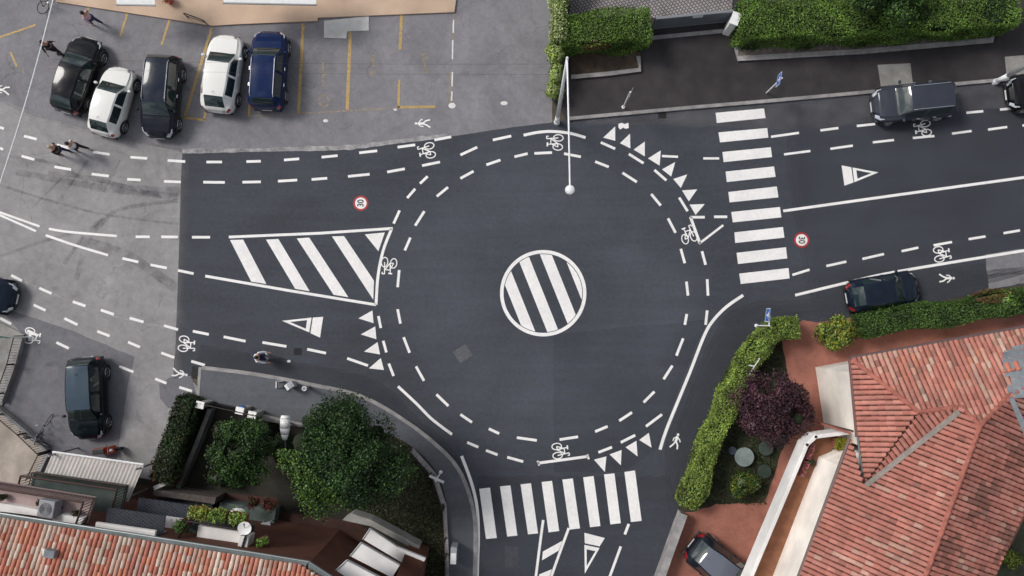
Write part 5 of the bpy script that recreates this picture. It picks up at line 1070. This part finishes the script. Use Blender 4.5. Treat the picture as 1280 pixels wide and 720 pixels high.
# ================================================================== BICYCLES
def bicycle(loc, rz, label, lean=0, name='bicycle', cat='bicycle'):
    t = empty(name, loc, rz, label, cat); t.rotation_euler = (lean, 0, rz); r_ = .33
    for x in (-.52, .52):
        w_ = MB(); w_.torus((x, 0, r_), r_, .018, 'Y', 28, 6); o = w_.build('wheel', M['rubber'], t, True); sp = MB()
        for k in range(12): a = k*math.pi/6; sp.tube((x, 0, r_), (x+math.cos(a)*r_, 0, r_+math.sin(a)*r_), .003, n=3)
        sp.tube((x, -.04, r_), (x, .04, r_), .02, n=8); sp.build('spokes', M['chrome'], o)
    f = MB(); bb = (-.08, 0, .29); st = (-.2, 0, .78); hd = (.34, 0, .82)
    for a, b in ((bb, st), (st, hd), (bb, (.37, 0, .7)), (bb, (-.52, 0, r_)), (st, (-.52, 0, r_))): f.tube(a, b, .018, n=6)
    f.build('frame', M['dark_metal'], t); MB().path([(.52, 0, r_), (.36, 0, .72), (.33, 0, 1.0)], .018).build('fork', M['metal'], t)
    MB().path([(.22, -.28, 1.02), (.33, -.2, 1.02), (.34, 0, 1.0), (.33, .2, 1.02), (.22, .28, 1.02)], .014).build('handlebar', M['metal'], t); MB().ball((-.22, 0, .9), .12, 10, 6, (1.1, .65, .35)).build('saddle', M['plastic'], t); MB().tube((-.2, 0, .78), (-.21, 0, .88), .014).build('seat_post', M['metal'], t)
    MB().tube((-.08, -.1, .29), (-.08, .1, .29), .015).box((-.08+.1, .12, .22), (.1, .08, .02)).box((-.08-.1, -.12, .36), (.1, .08, .02)).build('pedals', M['metal'], t); return t
bicycle(P(58, 535, .01), ang((52, 548), (70, 516)), 'dark bicycle parked at the terrace railing', R(12)); bicycle(P(66, 2, .01), ang((60, 12), (72, -8)), 'dark bicycle cut off by the top edge left of the tan pavement', R(-10))
bicycle(P(48, 549, .01), ang((36, 543), (60, 556)), 'second bicycle leaning along the terrace railing', R(-8))
# scooter
t = empty('scooter', P(139, 561, .01), ang((130, 560), (149, 558)), 'small red and black scooter between the teal car and carport', 'scooter')
for x in (-.5, .5): MB().torus((x, 0, .22), .17, .06, 'Y', 20, 8).build('wheel', M['rubber'], t, True)
MB().box((-.35, 0, .48), (.65, .3, .28)).build('body', M['redp'], t, bevel=.06); MB().box((-.3, 0, .68), (.6, .28, .1)).build('seat', M['plastic'], t, bevel=.04); MB().box((0.05, 0, .28), (.4, .3, .06)).build('footboard', M['plastic'], t); MB().box((.33, 0, .6), (.08, .4, .6), ry=R(-12)).build('front_shield', M['redp'], t, bevel=.03); MB().path([(.28, -.3, .98), (.36, 0, 1.0), (.28, .3, .98)], .018).build('handlebar', M['plastic'], t); MB().ball((.42, 0, .85), .09, 10, 8).build('headlight', M['lampglass'], t)
# ================================================================== PEOPLE
def skin_obj(name, verts, edges, radii, mat, parent, root=0, sub=1):
    me = bpy.data.meshes.new(name); me.from_pydata(verts, edges, []); me.update(); o = link(name, me, mat, parent)
    s = o.modifiers.new('skin', 'SKIN'); s.use_smooth_shade = True; sv = me.skin_vertices
    if not sv:
        bm = bmesh.new(); bm.from_mesh(me); lay = bm.verts.layers.skin.verify()
        for v in bm.verts: v[lay].radius = (.05, .05)
        bm.to_mesh(me); bm.free()
    for i, r_ in enumerate(radii): d = me.skin_vertices[0].data[i]; d.radius = (r_, r_) if not isinstance(r_, tuple) else r_; d.use_root = (i == root)
    ss = o.modifiers.new('sub', 'SUBSURF'); ss.levels = sub; ss.render_levels = sub; return o
def person(loc, rz, label, top, legs, hair, stride=.22, arms=.25, seat=False, zoff=0):
    t = empty('person', loc, rz, label, 'person'); t.location.z += zoff; V = []; E_ = []; Rr = []
    def add(p, r_, par=None): V.append(tuple(p)); Rr.append(r_); i = len(V)-1; (E_.append((par, i)) if par is not None else None); return i
    lean = .22 if seat else 0
    pel = add((0, 0, .95), .12); ch = add((lean*.6, 0, 1.22), .125, pel); sh = add((lean, 0, 1.42), .10, ch); nk = add((lean+.02, 0, 1.50), .05, sh); hd = add((lean+.03, 0, 1.58), .078, nk); hd2 = add((lean+.03, 0, 1.68), .075, hd); add((lean+.12, 0, 1.61), .014, hd)
    J = {}
    for s in (1, -1):
        if seat: hip = (0, s*.1, .92); kn = (.38, s*.11, .72+.1*s); an = (.2, s*.11, .32+.1*s); toe = (.36, s*.11, .28+.1*s)
        else: hip = (0, s*.1, .90); kn = (s*stride*.55+.04, s*.11, .50); an = (s*stride, s*.11, .09); toe = (s*stride+.18, s*.12, .04)
        a = add(hip, .09, pel); b = add(kn, .06, a); c = add(an, .042, b); add(toe, .035, c)
        so = (lean, s*.19, 1.40); 
        if seat: el = (lean+.2, s*.26, 1.18); wr = (lean+.40, s*.25, 1.07)
        else: el = (-s*arms*.4, s*.25, 1.14); wr = (-s*arms+.06, s*.26, .92)
        d = add(so, .055, sh); e = add(el, .042, d); f = add(wr, .028, e); dr = (Vector(wr)-Vector(el)).normalized(); palm = add(Vector(wr)+dr*.06, .028, f)
        side_ = dr.cross(Vector((0, 0, 1))).normalized() if abs(dr.z) < .95 else Vector((1, 0, 0)); up_ = side_.cross(dr).normalized()
        for k, ln in enumerate((.062, .075, .07, .055)):
            o1 = side_*(k-1.5)*.019; a1 = add(Vector(wr)+dr*.10+o1, .009, palm); a2 = add(Vector(wr)+dr*(.10+ln*.6)+o1-up_*.008, .0085, a1); add(Vector(wr)+dr*(.10+ln)+o1-up_*.022, .008, a2)
        b1 = add(Vector(wr)+dr*.05-side_*.045, .010, palm); add(Vector(wr)+dr*.08-side_*.062-up_*.01, .009, b1)
        J[s] = (hip, kn, an, toe, so, el, wr)
    body = skin_obj('body', V, E_, Rr, M['skin'], t)
    V2 = [(0, 0, .93), (lean*.6, 0, 1.22), (lean, 0, 1.42)]; R2 = [(.15, .15), (.155, .155), (.125, .125)]; E2 = [(0, 1), (1, 2)]
    for s in (1, -1):
        so, el, wr = [Vector(q) for q in J[s][4:7]]; n0 = len(V2); V2 += [tuple(so), tuple(el), tuple(el.lerp(wr, .75))]; R2 += [.072, .056, .042]; E2 += [(2, n0), (n0, n0+1), (n0+1, n0+2)]
    skin_obj('shirt', V2, E2, R2, M[top], t)
    V3 = [(0, 0, .98)]; R3 = [.145]; E3 = []
    for s in (1, -1):
        hip, kn, an = J[s][:3]; n0 = len(V3); V3 += [hip, kn, tuple(Vector(kn).lerp(Vector(an), .92))]; R3 += [.105, .074, .058]; E3 += [(0, n0), (n0, n0+1), (n0+1, n0+2)]
    skin_obj('trousers', V3, E3, R3, M[legs], t)
    for s in (1, -1):
        an, toe = J[s][2:4]; sb = MB(); sb.ball(((an[0]+toe[0])/2, an[1], toe[2]+.01), .1, 10, 6, (1.45, .55, .5)); sb.build('shoe', M['cl_white'] if top != 'cl_black' else M['cl_black'], t, True)
    hr = MB(); hr.ball((lean+.015, 0, 1.655), .108, 14, 10, (1.02, .88, 1.05), zmin=-.25); hr.build('hair', M[hair], t, True)
    for s in (1, -1): MB().ball((lean+.105, s*.032, 1.635), .012, 6, 5).build('eye', M['plastic'], t)
    return t
def pers(feet, headdir, label, top, legs, hair, **k): return person(P(feet[0], feet[1], 0)+Vector((0, 0, .01)), headdir, label, top, legs, hair, **k)
pers((124, 31), R(160), 'person in pink and white top walking above the black hatchback', 'cl_pink', 'cl_blue', 'hair', stride=.24)
pers((75, 66), R(-70), 'person dressed all in black standing by the pale cable', 'cl_black', 'cl_black', 'hair', stride=.1)
pers((85, 192), R(175), 'walking person with light hair, dark jacket and blue jeans', 'cl_black', 'cl_blue', 'hair2', stride=.25)
pers((106, 188), R(170), 'walking person in white top and black trousers following behind', 'cl_white', 'cl_black', 'hair', stride=.28)
cp = P(333, 445, .01); ca = ang((326, 444), (345, 446)); bicycle(cp, ca, 'bicycle ridden by the cyclist in the dark west lane')
person(cp+Vector((math.cos(ca)*-.22, math.sin(ca)*-.22, 0)), ca, 'cyclist in white top riding a bicycle past the give way symbol', 'cl_white', 'cl_blue', 'hair', seat=True, zoff=.02)
# ================================================================== LIGHT
w = bpy.data.worlds.new('World'); scene.world = w; w.use_nodes = True; t = w.node_tree; bg = t.nodes['Background']
sky = t.nodes.new('ShaderNodeTexSky'); sky.sky_type = 'NISHITA'; sky.sun_disc = False; SE, SA = R(46), R(-62)
sky.sun_elevation = SE; sky.sun_rotation = SA; sky.dust_density = 3; sky.air_density = 1.2
hsv = t.nodes.new('ShaderNodeHueSaturation'); hsv.inputs['Saturation'].default_value = .32; t.links.new(sky.outputs[0], hsv.inputs['Color']); 
tc = t.nodes.new('ShaderNodeTexCoord'); cn = t.nodes.new('ShaderNodeTexNoise'); cn.inputs['Scale'].default_value = 4.5; cn.inputs['Detail'].default_value = 8; cn.inputs['Roughness'].default_value = .62; t.links.new(tc.outputs['Generated'], cn.inputs['Vector'])
cr_ = ramp(t, cn.outputs[0], [(.36, (.50, .55, .66)), (.5, (.9, .92, .96)), (.62, (1.75, 1.7, 1.62))]); mx = mixc(t, 1.0, hsv.outputs[0], cr_, 'MULTIPLY'); t.links.new(mx, bg.inputs[0]); bg.inputs[1].default_value = .114
sd = bpy.data.lights.new('sun', 'SUN'); sd.energy = 1.85; sd.angle = R(16); sd.color = (1, .97, .93); so = bpy.data.objects.new('sun', sd); COL.objects.link(so)
dv = Vector((math.sin(SA)*math.cos(SE), math.cos(SA)*math.cos(SE), math.sin(SE))); so.rotation_euler = dv.to_track_quat('Z', 'Y').to_euler()
scene.view_settings.view_transform = 'Standard'; scene.view_settings.look = 'None'; scene.view_settings.exposure = 0
scene.render.engine = 'CYCLES'
